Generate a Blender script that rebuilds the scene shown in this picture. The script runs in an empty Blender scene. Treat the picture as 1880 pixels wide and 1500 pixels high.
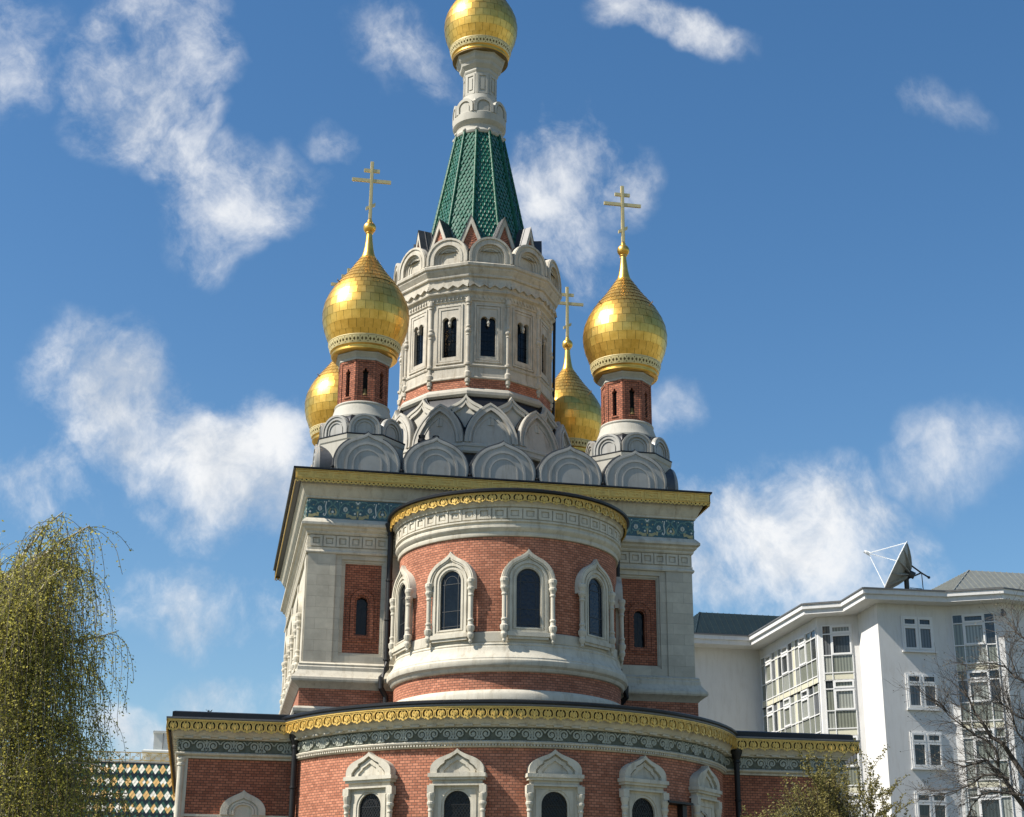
import bpy, math, random
from math import sin, cos, pi, radians, hypot, atan2, sqrt
from mathutils import Vector, Matrix
from mathutils.geometry import tessellate_polygon
random.seed(7)
S = bpy.context.scene
COL = S.collection

# ------------------------------------------------------------------ camera
CAM = Vector((-11.3892, -70.0840, 1.6)); YAW, PITCH, ROLL, FPX = 0.186031, 0.345875, 0.007013, 2898.258
_F = Vector((sin(YAW)*cos(PITCH), cos(YAW)*cos(PITCH), sin(PITCH)))
_R = Vector((cos(YAW), -sin(YAW), 0)); _U = _R.cross(_F)
_R2 = _R*cos(ROLL)+_U*sin(ROLL); _U2 = _U*cos(ROLL)-_R*sin(ROLL)
cd = bpy.data.cameras.new('camera'); cam = bpy.data.objects.new('camera', cd); COL.objects.link(cam)
cd.sensor_width = 36; cd.lens = 36*FPX/1880; cd.clip_end = 3000; cd.clip_start = 0.5
M = Matrix((_R2, _U2, -_F)).transposed().to_4x4(); M.translation = CAM
cam.matrix_world = M
S.camera = cam

# ------------------------------------------------------------------ light
SUN_A, SUN_E = radians(6), radians(47)          # sun stands to the left, a little in front of the facade
sdir = Vector((-cos(SUN_A)*cos(SUN_E), -sin(SUN_A)*cos(SUN_E), sin(SUN_E)))
sl = bpy.data.lights.new('sun', 'SUN'); sl.energy = 5.0; sl.angle = radians(0.53); sl.color = (1.0, 0.94, 0.84)
so = bpy.data.objects.new('sun', sl); COL.objects.link(so)
so.rotation_euler = sdir.to_track_quat('Z', 'Y').to_euler(); so.location = (-60, -40, 80)
S.view_settings.view_transform = 'Standard'; S.view_settings.look = 'None'
S.view_settings.exposure = 0.68; S.view_settings.gamma = 1.0

W = bpy.data.worlds.new('World'); S.world = W; W.use_nodes = True
nt = W.node_tree; N = nt.nodes; L = nt.links; N.clear()
def wn(t, **k):
    n = N.new(t)
    for a, b in k.items(): setattr(n, a, b)
    return n
sky = wn('ShaderNodeTexSky', sky_type='NISHITA', sun_disc=False, sun_elevation=SUN_E)
sky.sun_rotation = atan2(sdir.x, sdir.y); sky.altitude = 200; sky.air_density = 1.15; sky.dust_density = 0.5; sky.ozone_density = 2.2
hs = wn('ShaderNodeHueSaturation'); hs.inputs['Saturation'].default_value = 1.26; hs.inputs['Value'].default_value = 1.0
L.new(sky.outputs[0], hs.inputs['Color'])
bg = wn('ShaderNodeBackground'); bg.inputs[1].default_value = 0.082
L.new(hs.outputs[0], bg.inputs[0])
tc = wn('ShaderNodeTexCoord')
def vmath(op, a, b=None, s=None):
    n = wn('ShaderNodeVectorMath', operation=op)
    for i, v in enumerate((a, b)):
        if v is None: continue
        if isinstance(v, (tuple, Vector)): n.inputs[i].default_value = tuple(v)
        else: L.new(v, n.inputs[i])
    if s is not None: n.inputs['Scale'].default_value = s
    return n
def fmath(op, a, b=None, clamp=False):
    n = wn('ShaderNodeMath', operation=op, use_clamp=clamp)
    for i, v in enumerate((a, b)):
        if v is None: continue
        if isinstance(v, (int, float)): n.inputs[i].default_value = v
        else: L.new(v, n.inputs[i])
    return n.outputs[0]
D0 = vmath('NORMALIZE', tc.outputs['Generated']).outputs[0]
wz = wn('ShaderNodeTexNoise'); wz.inputs['Scale'].default_value = 13; wz.inputs['Detail'].default_value = 5
L.new(D0, wz.inputs['Vector'])
woff = vmath('SUBTRACT', wz.outputs['Color'], (0.5, 0.5, 0.5)).outputs[0]
wsc = vmath('SCALE', woff, s=0.075).outputs[0]
DW = vmath('ADD', D0, wsc).outputs[0]
# each cloud: place seen in the photograph (u, v), half sizes, tilt, thickness
CLOUDS = [(265,120,105,150,25,1.0),(330,270,60,75,35,.7),(45,130,60,110,15,.42),(25,30,50,40,0,.4),(440,355,120,80,-25,.62),(390,430,70,55,0,.5),(370,420,70,70,0,.35),
 (610,240,45,30,-15,.36),(745,105,105,50,20,.44),(1020,350,95,125,15,.8),(1130,340,70,70,0,.45),(1060,470,80,70,0,.42),(1235,45,120,36,28,.56),(1150,0,60,40,0,.36),
 (1690,170,105,36,35,.29),(240,745,150,115,25,1.0),(400,830,190,105,12,1.0),(340,950,90,60,20,.6),(40,890,125,58,5,.8),(400,1130,170,75,8,.8),(480,1300,150,45,0,.7),
 (1440,1000,200,135,15,1.0),(1450,900,80,70,0,.6),(1330,1070,150,65,0,.8),(1740,850,115,75,-10,.34),(1235,745,55,60,30,.36),(1300,1010,120,110,0,.8),(270,1350,90,40,0,.6),(985,290,40,50,0,.38)]
acc = None
for (u, v, ru, rv, tilt, th) in CLOUDS:
    d = (_F + _R2*((u-940)/FPX) - _U2*((v-750)/FPX)).normalized()
    e = Vector((d.y, -d.x, 0)).normalized(); up = e.cross(d)
    t = radians(-tilt); ax = e*cos(t)+up*sin(t); ay = up*cos(t)-e*sin(t)
    df = vmath('SUBTRACT', DW, d).outputs[0]
    a = vmath('DOT_PRODUCT', df, ax*(FPX/(ru*1.5))).outputs['Value']; b = vmath('DOT_PRODUCT', df, ay*(FPX/(rv*1.5))).outputs['Value']
    c = vmath('DOT_PRODUCT', DW, d).outputs['Value']
    r2 = fmath('ADD', fmath('MULTIPLY', a, a), fmath('MULTIPLY', b, b))
    m = fmath('MULTIPLY', fmath('SUBTRACT', 1.0, r2, True), th)
    m = fmath('MULTIPLY', m, fmath('GREATER_THAN', c, 0.5))
    acc = m if acc is None else fmath('MAXIMUM', acc, m)
fb = wn('ShaderNodeTexNoise'); fb.inputs['Scale'].default_value = 13; fb.inputs['Detail'].default_value = 12; fb.inputs['Roughness'].default_value = .63; fb.inputs['Lacunarity'].default_value = 2.1
st = wn('ShaderNodeMapping'); st.inputs['Rotation'].default_value = (0.35, 0.6, 0.5); st.inputs['Scale'].default_value = (1, 1.5, .8)
wisp = vmath('SCALE', woff, s=.035).outputs[0]
L.new(vmath('ADD', D0, wisp).outputs[0], st.inputs[0]); L.new(st.outputs[0], fb.inputs['Vector'])
# broken cloud added outside the view to brighten the shaded fronts
gen = wn('ShaderNodeTexNoise'); gen.inputs['Scale'].default_value = 3.2; gen.inputs['Detail'].default_value = 6
L.new(D0, gen.inputs['Vector'])
away = wn('ShaderNodeMapRange'); away.inputs['From Min'].default_value = 0.86; away.inputs['From Max'].default_value = 0.6
L.new(vmath('DOT_PRODUCT', D0, _F).outputs['Value'], away.inputs['Value'])
gm = wn('ShaderNodeMapRange'); gm.inputs['From Min'].default_value = .54; gm.inputs['From Max'].default_value = .74
L.new(gen.outputs['Fac'], gm.inputs['Value'])
acc = fmath('MAXIMUM', acc, fmath('MULTIPLY', gm.outputs[0], away.outputs[0]))
nz = fmath('MULTIPLY', fmath('SUBTRACT', fb.outputs['Fac'], 0.5), 3.4)
gate = fmath('MULTIPLY', acc, 2.6, True)
core = fmath('POWER', acc, 1.15)
dn = fmath('SUBTRACT', fmath('ADD', fmath('MULTIPLY', core, 1.1), fmath('MULTIPLY', nz, gate)), .10)
cm = wn('ShaderNodeMapRange', interpolation_type='SMOOTHSTEP'); cm.inputs['From Min'].default_value = -.02; cm.inputs['From Max'].default_value = 1.38
cm.inputs['To Max'].default_value = .97
L.new(dn, cm.inputs['Value'])
fb2 = wn('ShaderNodeTexNoise'); fb2.inputs['Scale'].default_value = 12; fb2.inputs['Detail'].default_value = 5
L.new(D0, fb2.inputs['Vector'])
cr = wn('ShaderNodeValToRGB'); cr.color_ramp.elements[0].position = .38; cr.color_ramp.elements[0].color = (.60, .65, .72, 1)
cr.color_ramp.elements[1].position = .62; cr.color_ramp.elements[1].color = (.93, .94, .95, 1)
fbs = wn('ShaderNodeTexNoise')
for k_ in ('Scale', 'Detail', 'Roughness'): fbs.inputs[k_].default_value = fb.inputs[k_].default_value
L.new(vmath('ADD', st.outputs[0], tuple(sdir*.022)).outputs[0], fbs.inputs['Vector'])
shade = fmath('MULTIPLY', fmath('SUBTRACT', fb.outputs['Fac'], fbs.outputs['Fac']), .8)  # self-shadow away from the sun, painted into the cloud colour
L.new(fmath('ADD', fmath('ADD', fb2.outputs['Fac'], .06), shade), cr.inputs[0])
bc = wn('ShaderNodeBackground'); bc.inputs[1].default_value = 0.64
L.new(cr.outputs[0], bc.inputs[0])
mx = wn('ShaderNodeMixShader'); L.new(cm.outputs[0], mx.inputs[0]); L.new(bg.outputs[0], mx.inputs[1]); L.new(bc.outputs[0], mx.inputs[2])
ow = wn('ShaderNodeOutputWorld'); L.new(mx.outputs[0], ow.inputs[0])

# ------------------------------------------------------------------ materials
def mat(name, color, rough=.7, metal=0, var=.12, scale=3.0, stain=0, bump=0, bscale=30, coat=0, spec=.5, color2=None):
    m = bpy.data.materials.new(name); m.use_nodes = True
    t = m.node_tree; b = t.nodes['Principled BSDF']
    b.inputs['Roughness'].default_value = rough; b.inputs['Metallic'].default_value = metal
    b.inputs['Coat Weight'].default_value = coat; b.inputs['Coat Roughness'].default_value = .12
    b.inputs['Specular IOR Level'].default_value = spec
    g = t.nodes.new('ShaderNodeNewGeometry')
    n = t.nodes.new('ShaderNodeTexNoise'); n.inputs['Scale'].default_value = scale; n.inputs['Detail'].default_value = 6; n.inputs['Roughness'].default_value = .65
    t.links.new(g.outputs['Position'], n.inputs['Vector'])
    r = t.nodes.new('ShaderNodeValToRGB'); r.color_ramp.elements[0].position = .3; r.color_ramp.elements[1].position = .7
    c2 = color2 or color
    r.color_ramp.elements[0].color = tuple(c*(1-var) for c in color)+(1,); r.color_ramp.elements[1].color = tuple(min(1, c*(1+var)) for c in c2)+(1,)
    t.links.new(n.outputs['Fac'], r.inputs[0]); out = r.outputs[0]
    if stain:                                        # rain streaks and soot
        mp = t.nodes.new('ShaderNodeMapping'); mp.inputs['Scale'].default_value = (2.6, 2.6, .35)
        t.links.new(g.outputs['Position'], mp.inputs[0])
        n2 = t.nodes.new('ShaderNodeTexNoise'); n2.inputs['Scale'].default_value = 1.6; n2.inputs['Detail'].default_value = 7; n2.inputs['Roughness'].default_value = .7
        t.links.new(mp.outputs[0], n2.inputs['Vector'])
        mr = t.nodes.new('ShaderNodeMapRange'); mr.inputs['From Min'].default_value = .5; mr.inputs['From Max'].default_value = .75; mr.inputs['To Max'].default_value = stain
        t.links.new(n2.outputs['Fac'], mr.inputs['Value'])
        mi = t.nodes.new('ShaderNodeMix'); mi.data_type = 'RGBA'; mi.blend_type = 'MULTIPLY'
        t.links.new(mr.outputs[0], mi.inputs['Factor']); t.links.new(out, mi.inputs['A']); mi.inputs['B'].default_value = (.52, .46, .38, 1)
        out = mi.outputs['Result']
    t.links.new(out, b.inputs['Base Color'])
    if bump:
        n3 = t.nodes.new('ShaderNodeTexNoise'); n3.inputs['Scale'].default_value = bscale; n3.inputs['Detail'].default_value = 4
        t.links.new(g.outputs['Position'], n3.inputs['Vector'])
        bp = t.nodes.new('ShaderNodeBump'); bp.inputs['Strength'].default_value = bump; bp.inputs['Distance'].default_value = .03
        t.links.new(n3.outputs['Fac'], bp.inputs['Height']); t.links.new(bp.outputs[0], b.inputs['Normal'])
    return m
def brick(name, c1, c2, cm_, bw=.2, bh=.095, mort=.011):
    m = bpy.data.materials.new(name); m.use_nodes = True
    t = m.node_tree; b = t.nodes['Principled BSDF']; b.inputs['Roughness'].default_value = .85; b.inputs['Specular IOR Level'].default_value = .25
    uv = t.nodes.new('ShaderNodeUVMap')
    x = t.nodes.new('ShaderNodeTexBrick'); x.inputs['Scale'].default_value = 1; x.inputs['Brick Width'].default_value = bw; x.inputs['Row Height'].default_value = bh
    x.inputs['Mortar Size'].default_value = mort; x.inputs['Mortar Smooth'].default_value = .2; x.inputs['Bias'].default_value = -.1
    x.inputs['Color1'].default_value = c1+(1,); x.inputs['Color2'].default_value = c2+(1,); x.inputs['Mortar'].default_value = cm_+(1,)
    t.links.new(uv.outputs[0], x.inputs['Vector'])
    g = t.nodes.new('ShaderNodeNewGeometry'); n = t.nodes.new('ShaderNodeTexNoise'); n.inputs['Scale'].default_value = .8; n.inputs['Detail'].default_value = 8; n.inputs['Roughness'].default_value = .7
    t.links.new(g.outputs['Position'], n.inputs['Vector'])
    mr = t.nodes.new('ShaderNodeMapRange'); mr.inputs['From Min'].default_value = .3; mr.inputs['From Max'].default_value = .7; mr.inputs['To Min'].default_value = .74; mr.inputs['To Max'].default_value = 1.16
    t.links.new(n.outputs['Fac'], mr.inputs['Value'])
    mi = t.nodes.new('ShaderNodeMix'); mi.data_type = 'RGBA'; mi.blend_type = 'MULTIPLY'; mi.inputs['Factor'].default_value = 1
    t.links.new(x.outputs['Color'], mi.inputs['A']); t.links.new(mr.outputs[0], mi.inputs['B']); t.links.new(mi.outputs['Result'], b.inputs['Base Color'])
    bp = t.nodes.new('ShaderNodeBump'); bp.inputs['Strength'].default_value = .6; bp.inputs['Distance'].default_value = .012; bp.invert = True
    t.links.new(x.outputs['Fac'], bp.inputs['Height']); t.links.new(bp.outputs[0], b.inputs['Normal'])
    return m
STONE = mat('limestone', (.53, .49, .40), .8, var=.13, scale=1.7, stain=.75, bump=.15, bscale=18)
WSTONE = mat('weathered_limestone', (.465, .43, .36), .85, var=.16, scale=2.2, stain=.9, bump=.2, bscale=14)
PLASTER = mat('painted_plaster', (.40, .38, .325), .75, var=.07, scale=1.2, stain=.35, bump=.08)
ASHLAR = brick('ashlar', (.54, .50, .41), (.47, .435, .357), (.36, .333, .272), bw=.95, bh=.44, mort=.006)
BRICK = brick('red_brick', (.54, .222, .135), (.335, .122, .07), (.135, .08, .058), mort=.011)
DBRICK = brick('dark_red_brick', (.44, .162, .092), (.26, .087, .05), (.095, .056, .042), mort=.012)
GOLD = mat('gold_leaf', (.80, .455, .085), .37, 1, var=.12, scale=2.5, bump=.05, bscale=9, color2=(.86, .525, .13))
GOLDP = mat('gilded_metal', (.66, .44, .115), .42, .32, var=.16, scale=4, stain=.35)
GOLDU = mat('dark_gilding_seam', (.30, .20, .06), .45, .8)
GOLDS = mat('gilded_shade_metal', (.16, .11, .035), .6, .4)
DARKM = mat('dark_sheet_metal', (.022, .023, .026), .42, .6, var=.3, scale=1.2, bump=.1, bscale=3)
IRON = mat('black_iron', (.012, .012, .013), .5, .3)
GLASS = mat('dark_window_glass', (.006, .009, .013), .10, 0, var=.4, spec=.25, bump=.35, bscale=6)
LEAD = mat('dull_lead', (.045, .048, .05), .6, .3)
DSHADE = mat('painted_shade', (.012, .011, .01), .9)  # near-black colour standing in for shade behind valances, in lanterns and niche
GREEN = mat('green_glazed_tile', (.012, .098, .052), .3, 0, var=.45, scale=7, coat=.5)
TEAL = mat('teal_majolica', (.014, .07, .085), .3, 0, var=.35, scale=5, coat=.3)
MAJG = mat('sage_majolica', (.10, .19, .17), .3, 0, var=.3, scale=8)
MAJT = mat('ochre_majolica', (.34, .30, .15), .3, 0, var=.25, scale=8)
MAJW = mat('white_majolica', (.55, .56, .50), .3, 0, var=.1)
FRG = mat('slate_green_relief_ground', (.115, .122, .095), .85, 0, var=.3, scale=5, spec=.15)
FRR = mat('grey_green_relief', (.32, .33, .275), .6, 0, var=.25, scale=6)

# ------------------------------------------------------------------ mesh tools
class PF:                                            # plane frame: s along u, h up, d out
    def __init__(s, o, u, n, up=(0, 0, 1)): s.o, s.u, s.n, s.w = Vector(o), Vector(u).normalized(), Vector(n).normalized(), Vector(up).normalized()
    def __call__(s, a, h, d=0): return s.o+s.u*a+s.w*h+s.n*d
class CF:                                            # cylinder frame about a vertical axis; phi from -y towards +x
    def __init__(s, cx, cy, R, phi0=0): s.c, s.R, s.p = (cx, cy), R, phi0
    def __call__(s, a, h, d=0):
        p = s.p+a/s.R; r = s.R+d
        return Vector((s.c[0]+r*sin(p), s.c[1]-r*cos(p), h))
def tangent(cx, cy, R, deg):
    p = radians(deg); return PF((cx+R*sin(p), cy-R*cos(p), 0), (cos(p), sin(p), 0), (sin(p), -cos(p), 0))
class MB:
    def __init__(s): s.v, s.f, s.m, s.uv = [], [], [], []
    def add(s, pts): i = len(s.v); s.v.extend([tuple(p) for p in pts]); return i
    def face(s, idx, m=0, uv=None): s.f.append(tuple(idx)); s.m.append(m); s.uv.append(uv or [(s.v[i][0]+s.v[i][1], s.v[i][2]) for i in idx])
    def quad(s, a, b, c, d, m=0, uv=None): i = s.add((a, b, c, d)); s.face((i, i+1, i+2, i+3), m, uv)
    def rg(s, fr, outer, inner, d0, d1, m=0):        # arch ring open at its foot
        def U(o): return list(o[1:])+[o[0]] if o[0][0] < 0 < o[1][0] and abs(o[0][1]-o[1][1]) < 1e-3 else list(o)
        s.ext(fr, U(outer)+U(inner)[::-1], d0, d1, m=m)
    def box(s, fr, s0, s1, h0, h1, d0, d1, m=0):
        s.ext(fr, [(s0, h0), (s1, h0), (s1, h1), (s0, h1)], d0, d1, m=m, back=True)
    def ext(s, fr, outer, d0, d1, holes=(), m=0, side=None, back=False):
        loops = [list(outer)]+[list(h) for h in holes]
        flat = [p for l in loops for p in l]
        tris = tessellate_polygon([[Vector((p[0], p[1], 0)) for p in l] for l in loops])
        b = s.add([fr(p[0], p[1], d1) for p in flat]); c = s.add([fr(p[0], p[1], d1) for p in flat]); e = s.add([fr(p[0], p[1], d0) for p in flat])
        for t in tris:
            A, B, C_ = (flat[i] for i in t)
            if (B[0]-A[0])*(C_[1]-A[1])-(B[1]-A[1])*(C_[0]-A[0]) < 0: t = (t[0], t[2], t[1])
            s.face([b+i for i in t], m, [flat[i] for i in t])
            if back: s.face([e+i for i in reversed(t)], m, [flat[i] for i in reversed(t)])
        k = 0
        for l in loops:
            n = len(l); ar = sum(l[i][0]*l[(i+1) % n][1]-l[(i+1) % n][0]*l[i][1] for i in range(n))
            ccw = (ar > 0) == (l is loops[0])
            for i in range(n):
                j = (i+1) % n
                q = (e+k+i, e+k+j, c+k+j, c+k+i)
                if not ccw: q = q[::-1]
                s.face(q, m if side is None else side, [(l[i][0], l[i][1]), (l[j][0], l[j][1]), (l[j][0], l[j][1]+abs(d1-d0)), (l[i][0], l[i][1]+abs(d1-d0))])
            k += n
    def ribbon(s, fr, pts, w, d, m=0, h=None):      # flat raised band along a line; w may taper
        n = len(pts); Lp, Rp = [], []
        for i, p in enumerate(pts):
            a, b = pts[max(0, i-1)], pts[min(n-1, i+1)]
            tx, ty = b[0]-a[0], b[1]-a[1]; l = hypot(tx, ty) or 1
            ww = (w if not isinstance(w, (list, tuple)) else w[0]+(w[1]-w[0])*i/(n-1))/2
            Lp.append((p[0]-ty/l*ww, p[1]+tx/l*ww)); Rp.append((p[0]+ty/l*ww, p[1]-tx/l*ww))
        a = s.add([fr(*p, d) for p in Lp]); b = s.add([fr(*p, d) for p in Rp])
        c = s.add([fr(*p, 0) for p in Lp]); e = s.add([fr(*p, 0) for p in Rp])
        for i in range(n-1):
            s.face((b+i, b+i+1, a+i+1, a+i), m); s.face((a+i, a+i+1, c+i+1, c+i), m); s.face((e+i, e+i+1, b+i+1, b+i), m)
    def disc(s, fr, x, y, r, d, m=0, n=8):
        s.ext(fr, [(x+r*cos(2*pi*i/n), y+r*sin(2*pi*i/n)) for i in range(n)], 0, d, m=m)
    def lathe(s, prof, cx=0, cy=0, n=64, ph=0, a0=None, a1=None, m=0, mf=None):
        full = a0 is None
        if full: A = [radians(ph)+2*pi*i/n for i in range(n+1)]
        else: A = [radians(a0+(a1-a0)*i/n) for i in range(n+1)]
        cnt = n if full else n+1
        rr = max(p[0] for p in prof)
        base = [s.add([(cx+r*sin(a), cy-r*cos(a), z) for a in A[:cnt]]) for r, z in prof]
        Lc = 0
        for j in range(len(prof)-1):
            dl = hypot(prof[j+1][0]-prof[j][0], prof[j+1][1]-prof[j][1]); mm = mf[j] if mf else m
            vert = abs(prof[j+1][1]-prof[j][1])/(dl or 1) > .7
            z0, z1 = (prof[j][1], prof[j+1][1]) if vert else (Lc, Lc+dl)
            for i in range(n):
                k = (i+1) % cnt
                u0, u1 = A[i]*rr, A[i+1]*rr
                s.face((base[j]+i, base[j]+k, base[j+1]+k, base[j+1]+i), mm, [(u0, z0), (u1, z0), (u1, z1), (u0, z1)])
            Lc += dl
    def sweep(s, path, prof, m=0, closed=True, mf=None):   # profile (out, z) along a plan path, mitred; outward = right of travel
        n = len(path); R = []
        for i, p in enumerate(path):
            p = Vector(p); a = Vector(path[i-1]); b = Vector(path[(i+1) % n])
            if not closed and i == 0: t = (b-p).normalized(); nn = Vector((t.y, -t.x)); R.append((p, nn)); continue
            if not closed and i == n-1: t = (p-a).normalized(); nn = Vector((t.y, -t.x)); R.append((p, nn)); continue
            t0 = (p-a).normalized(); t1 = (b-p).normalized(); n0 = Vector((t0.y, -t0.x)); n1 = Vector((t1.y, -t1.x))
            mm = (n0+n1).normalized(); R.append((p, mm/max(.2, mm.dot(n0))))
        base = [s.add([(p.x+q.x*o, p.y+q.y*o, z) for p, q in R]) for o, z in prof]
        for j in range(len(prof)-1):
            u = 0
            for i in range(n if closed else n-1):
                k = (i+1) % n; du = (Vector(path[k])-Vector(path[i])).length
                s.face((base[j]+i, base[j]+k, base[j+1]+k, base[j+1]+i), mf[j] if mf else m, [(u, prof[j][1]), (u+du, prof[j][1]), (u+du, prof[j+1][1]), (u, prof[j+1][1])]); u += du
    def tube(s, pts, r, m=0, n=8, cap=True):
        pts = [Vector(p) for p in pts]; K = len(pts); B = []
        ref = Vector((.31, .2, .93))
        for i, p in enumerate(pts):
            t = (pts[min(K-1, i+1)]-pts[max(0, i-1)]).normalized()
            x = t.cross(ref); x = x.normalized() if x.length > 1e-4 else Vector((1, 0, 0)); y = t.cross(x)
            rr = r if not isinstance(r, (list, tuple)) else r[i]
            B.append(s.add([p+x*(rr*cos(2*pi*j/n))+y*(rr*sin(2*pi*j/n)) for j in range(n)]))
        for i in range(K-1):
            for j in range(n):
                k = (j+1) % n; s.face((B[i]+j, B[i]+k, B[i+1]+k, B[i+1]+j), m)
        if cap: s.face([B[0]+j for j in reversed(range(n))], m); s.face([B[-1]+j for j in range(n)], m)
    def sphere(s, c, r, m=0, n=14):
        c = Vector(c); s.lathe([(max(1e-4, r*sin(pi*i/n)), c.z-r*cos(pi*i/n)) for i in range(n+1)], c.x, c.y, n*2, m=m)
    def obj(s, name, mats, parent=None, smooth=True, loc=None, ang=25):
        me = bpy.data.meshes.new(name); me.from_pydata(s.v, [], s.f)
        if not isinstance(mats, (list, tuple)): mats = [mats]
        for x in mats: me.materials.append(x)
        me.polygons.foreach_set('material_index', s.m)
        ul = me.uv_layers.new(name='UVMap'); ul.data.foreach_set('uv', [c for f in s.uv for p in f for c in p])
        if smooth:
            me.polygons.foreach_set('use_smooth', [True]*len(s.f)); me.set_sharp_from_angle(angle=radians(ang))
        me.update()
        o = bpy.data.objects.new(name, me); COL.objects.link(o)
        if parent: o.parent = parent
        if loc: o.location = loc
        return o
def thing(name, label, cat, loc=(0, 0, 0), group=None):
    o = bpy.data.objects.new(name, None); COL.objects.link(o); o.location = loc; o['label'] = label; o['category'] = cat
    if group: o['group'] = group
    return o
def kids(o): return [c for c in COL.objects if c.parent == o]
def dup(o, parent=None, loc=None, rz=None):
    c = o.copy(); COL.objects.link(c); c.parent = parent
    if loc is not None: c.location = loc
    if rz is not None: c.rotation_euler = (0, 0, rz)
    for k in kids(o): dup(k, c)
    return c
def rect(a, b, c, d): return [(a, c), (b, c), (b, d), (a, d)]
def arcp(cx, cz, r, a0, a1, n=14): return [(cx+r*cos(radians(a0+(a1-a0)*i/n)), cz+r*sin(radians(a0+(a1-a0)*i/n))) for i in range(n+1)]
def bez(p0, p1, p2, p3, n=8, first=False):
    o = []
    for i in range(0 if first else 1, n+1):
        t = i/n; k = 1-t; o.append(tuple(k**3*p0[q]+3*k*k*t*p1[q]+3*k*t*t*p2[q]+t**3*p3[q] for q in (0, 1)))
    return o
def ogee(w, hc, tip, z0, low=0, brk=48, soft=1.0, x0=0, wz=None):
    """bulbous arch ending in a point; w half width, hc centre height above z0, tip height above z0"""
    a = radians(brk); R = []; wz = wz or w
    if low: R += [(w*cos(radians(-low+low*i/4)), hc+wz*sin(radians(-low+low*i/4))) for i in range(4)]
    else: R += [(w, 0)]
    R += [(w*cos(a*i/8), hc+wz*sin(a*i/8)) for i in range(9)]
    p = R[-1]; tl = hypot(w*sin(a), wz*cos(a)); k = hypot(p[0], tip-p[1])*.42*soft
    R += bez(p, (p[0]-w*sin(a)/tl*k, p[1]+wz*cos(a)/tl*k), (p[0]*.16, tip-(tip-p[1])*.42), (0, tip), 8)
    if low: R[0] = (R[0][0], 0)
    return [(x0+x, z0+z) for x, z in R]+[(x0-x, z0+z) for x, z in reversed(R[:-1])]
def archout(w, zs, z0, n=14, x0=0): return [(x0-w, z0), (x0+w, z0)]+[(x0+x, z) for x, z in arcp(0, zs, w, 0, 180, n)]
def lens(w, z0, zt, n=9):                            # pointed (two-centred) arch outline
    h = zt-z0; R = (w*w+h*h)/(2*w); cx = w-R; a1 = atan2(h, -cx)
    r = [(cx+R*cos(a1*i/n), z0+R*sin(a1*i/n)) for i in range(n+1)]; r[-1] = (0, zt)
    return r+[(-x, z) for x, z in reversed(r[:-1])]
def offs(o, f, cx, cz): return [(cx+(x-cx)*f, cz+(z-cz)*f) for x, z in o]

# ------------------------------------------------------------------ ground
g = MB(); g.quad((-1500, -1500, 0), (1500, -1500, 0), (1500, 1500, 0), (-1500, 1500, 0))
o = g.obj('ground', mat('pale_gravel_and_grass', (.07, .08, .04), .95, var=.4, scale=.25, color2=(.15, .145, .10))); o['kind'] = 'structure'

# ------------------------------------------------------------------ church
CH = thing('church', 'red brick and pale stone church with five golden onion domes and a green tiled spire', 'church')
A_ = 8.0
SQ = lambda a: [(-a, -a), (a, -a), (a, a), (-a, a)]
FRONT = PF((0, -A_, 0), (1, 0, 0), (0, -1, 0)); LEFT = PF((-A_, 0, 0), (0, -1, 0), (-1, 0, 0)); RIGHT = PF((A_, 0, 0), (0, 1, 0), (1, 0, 0)); BACK = PF((0, A_, 0), (-1, 0, 0), (0, 1, 0))
SIDES = (FRONT, LEFT, RIGHT, BACK)

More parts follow.
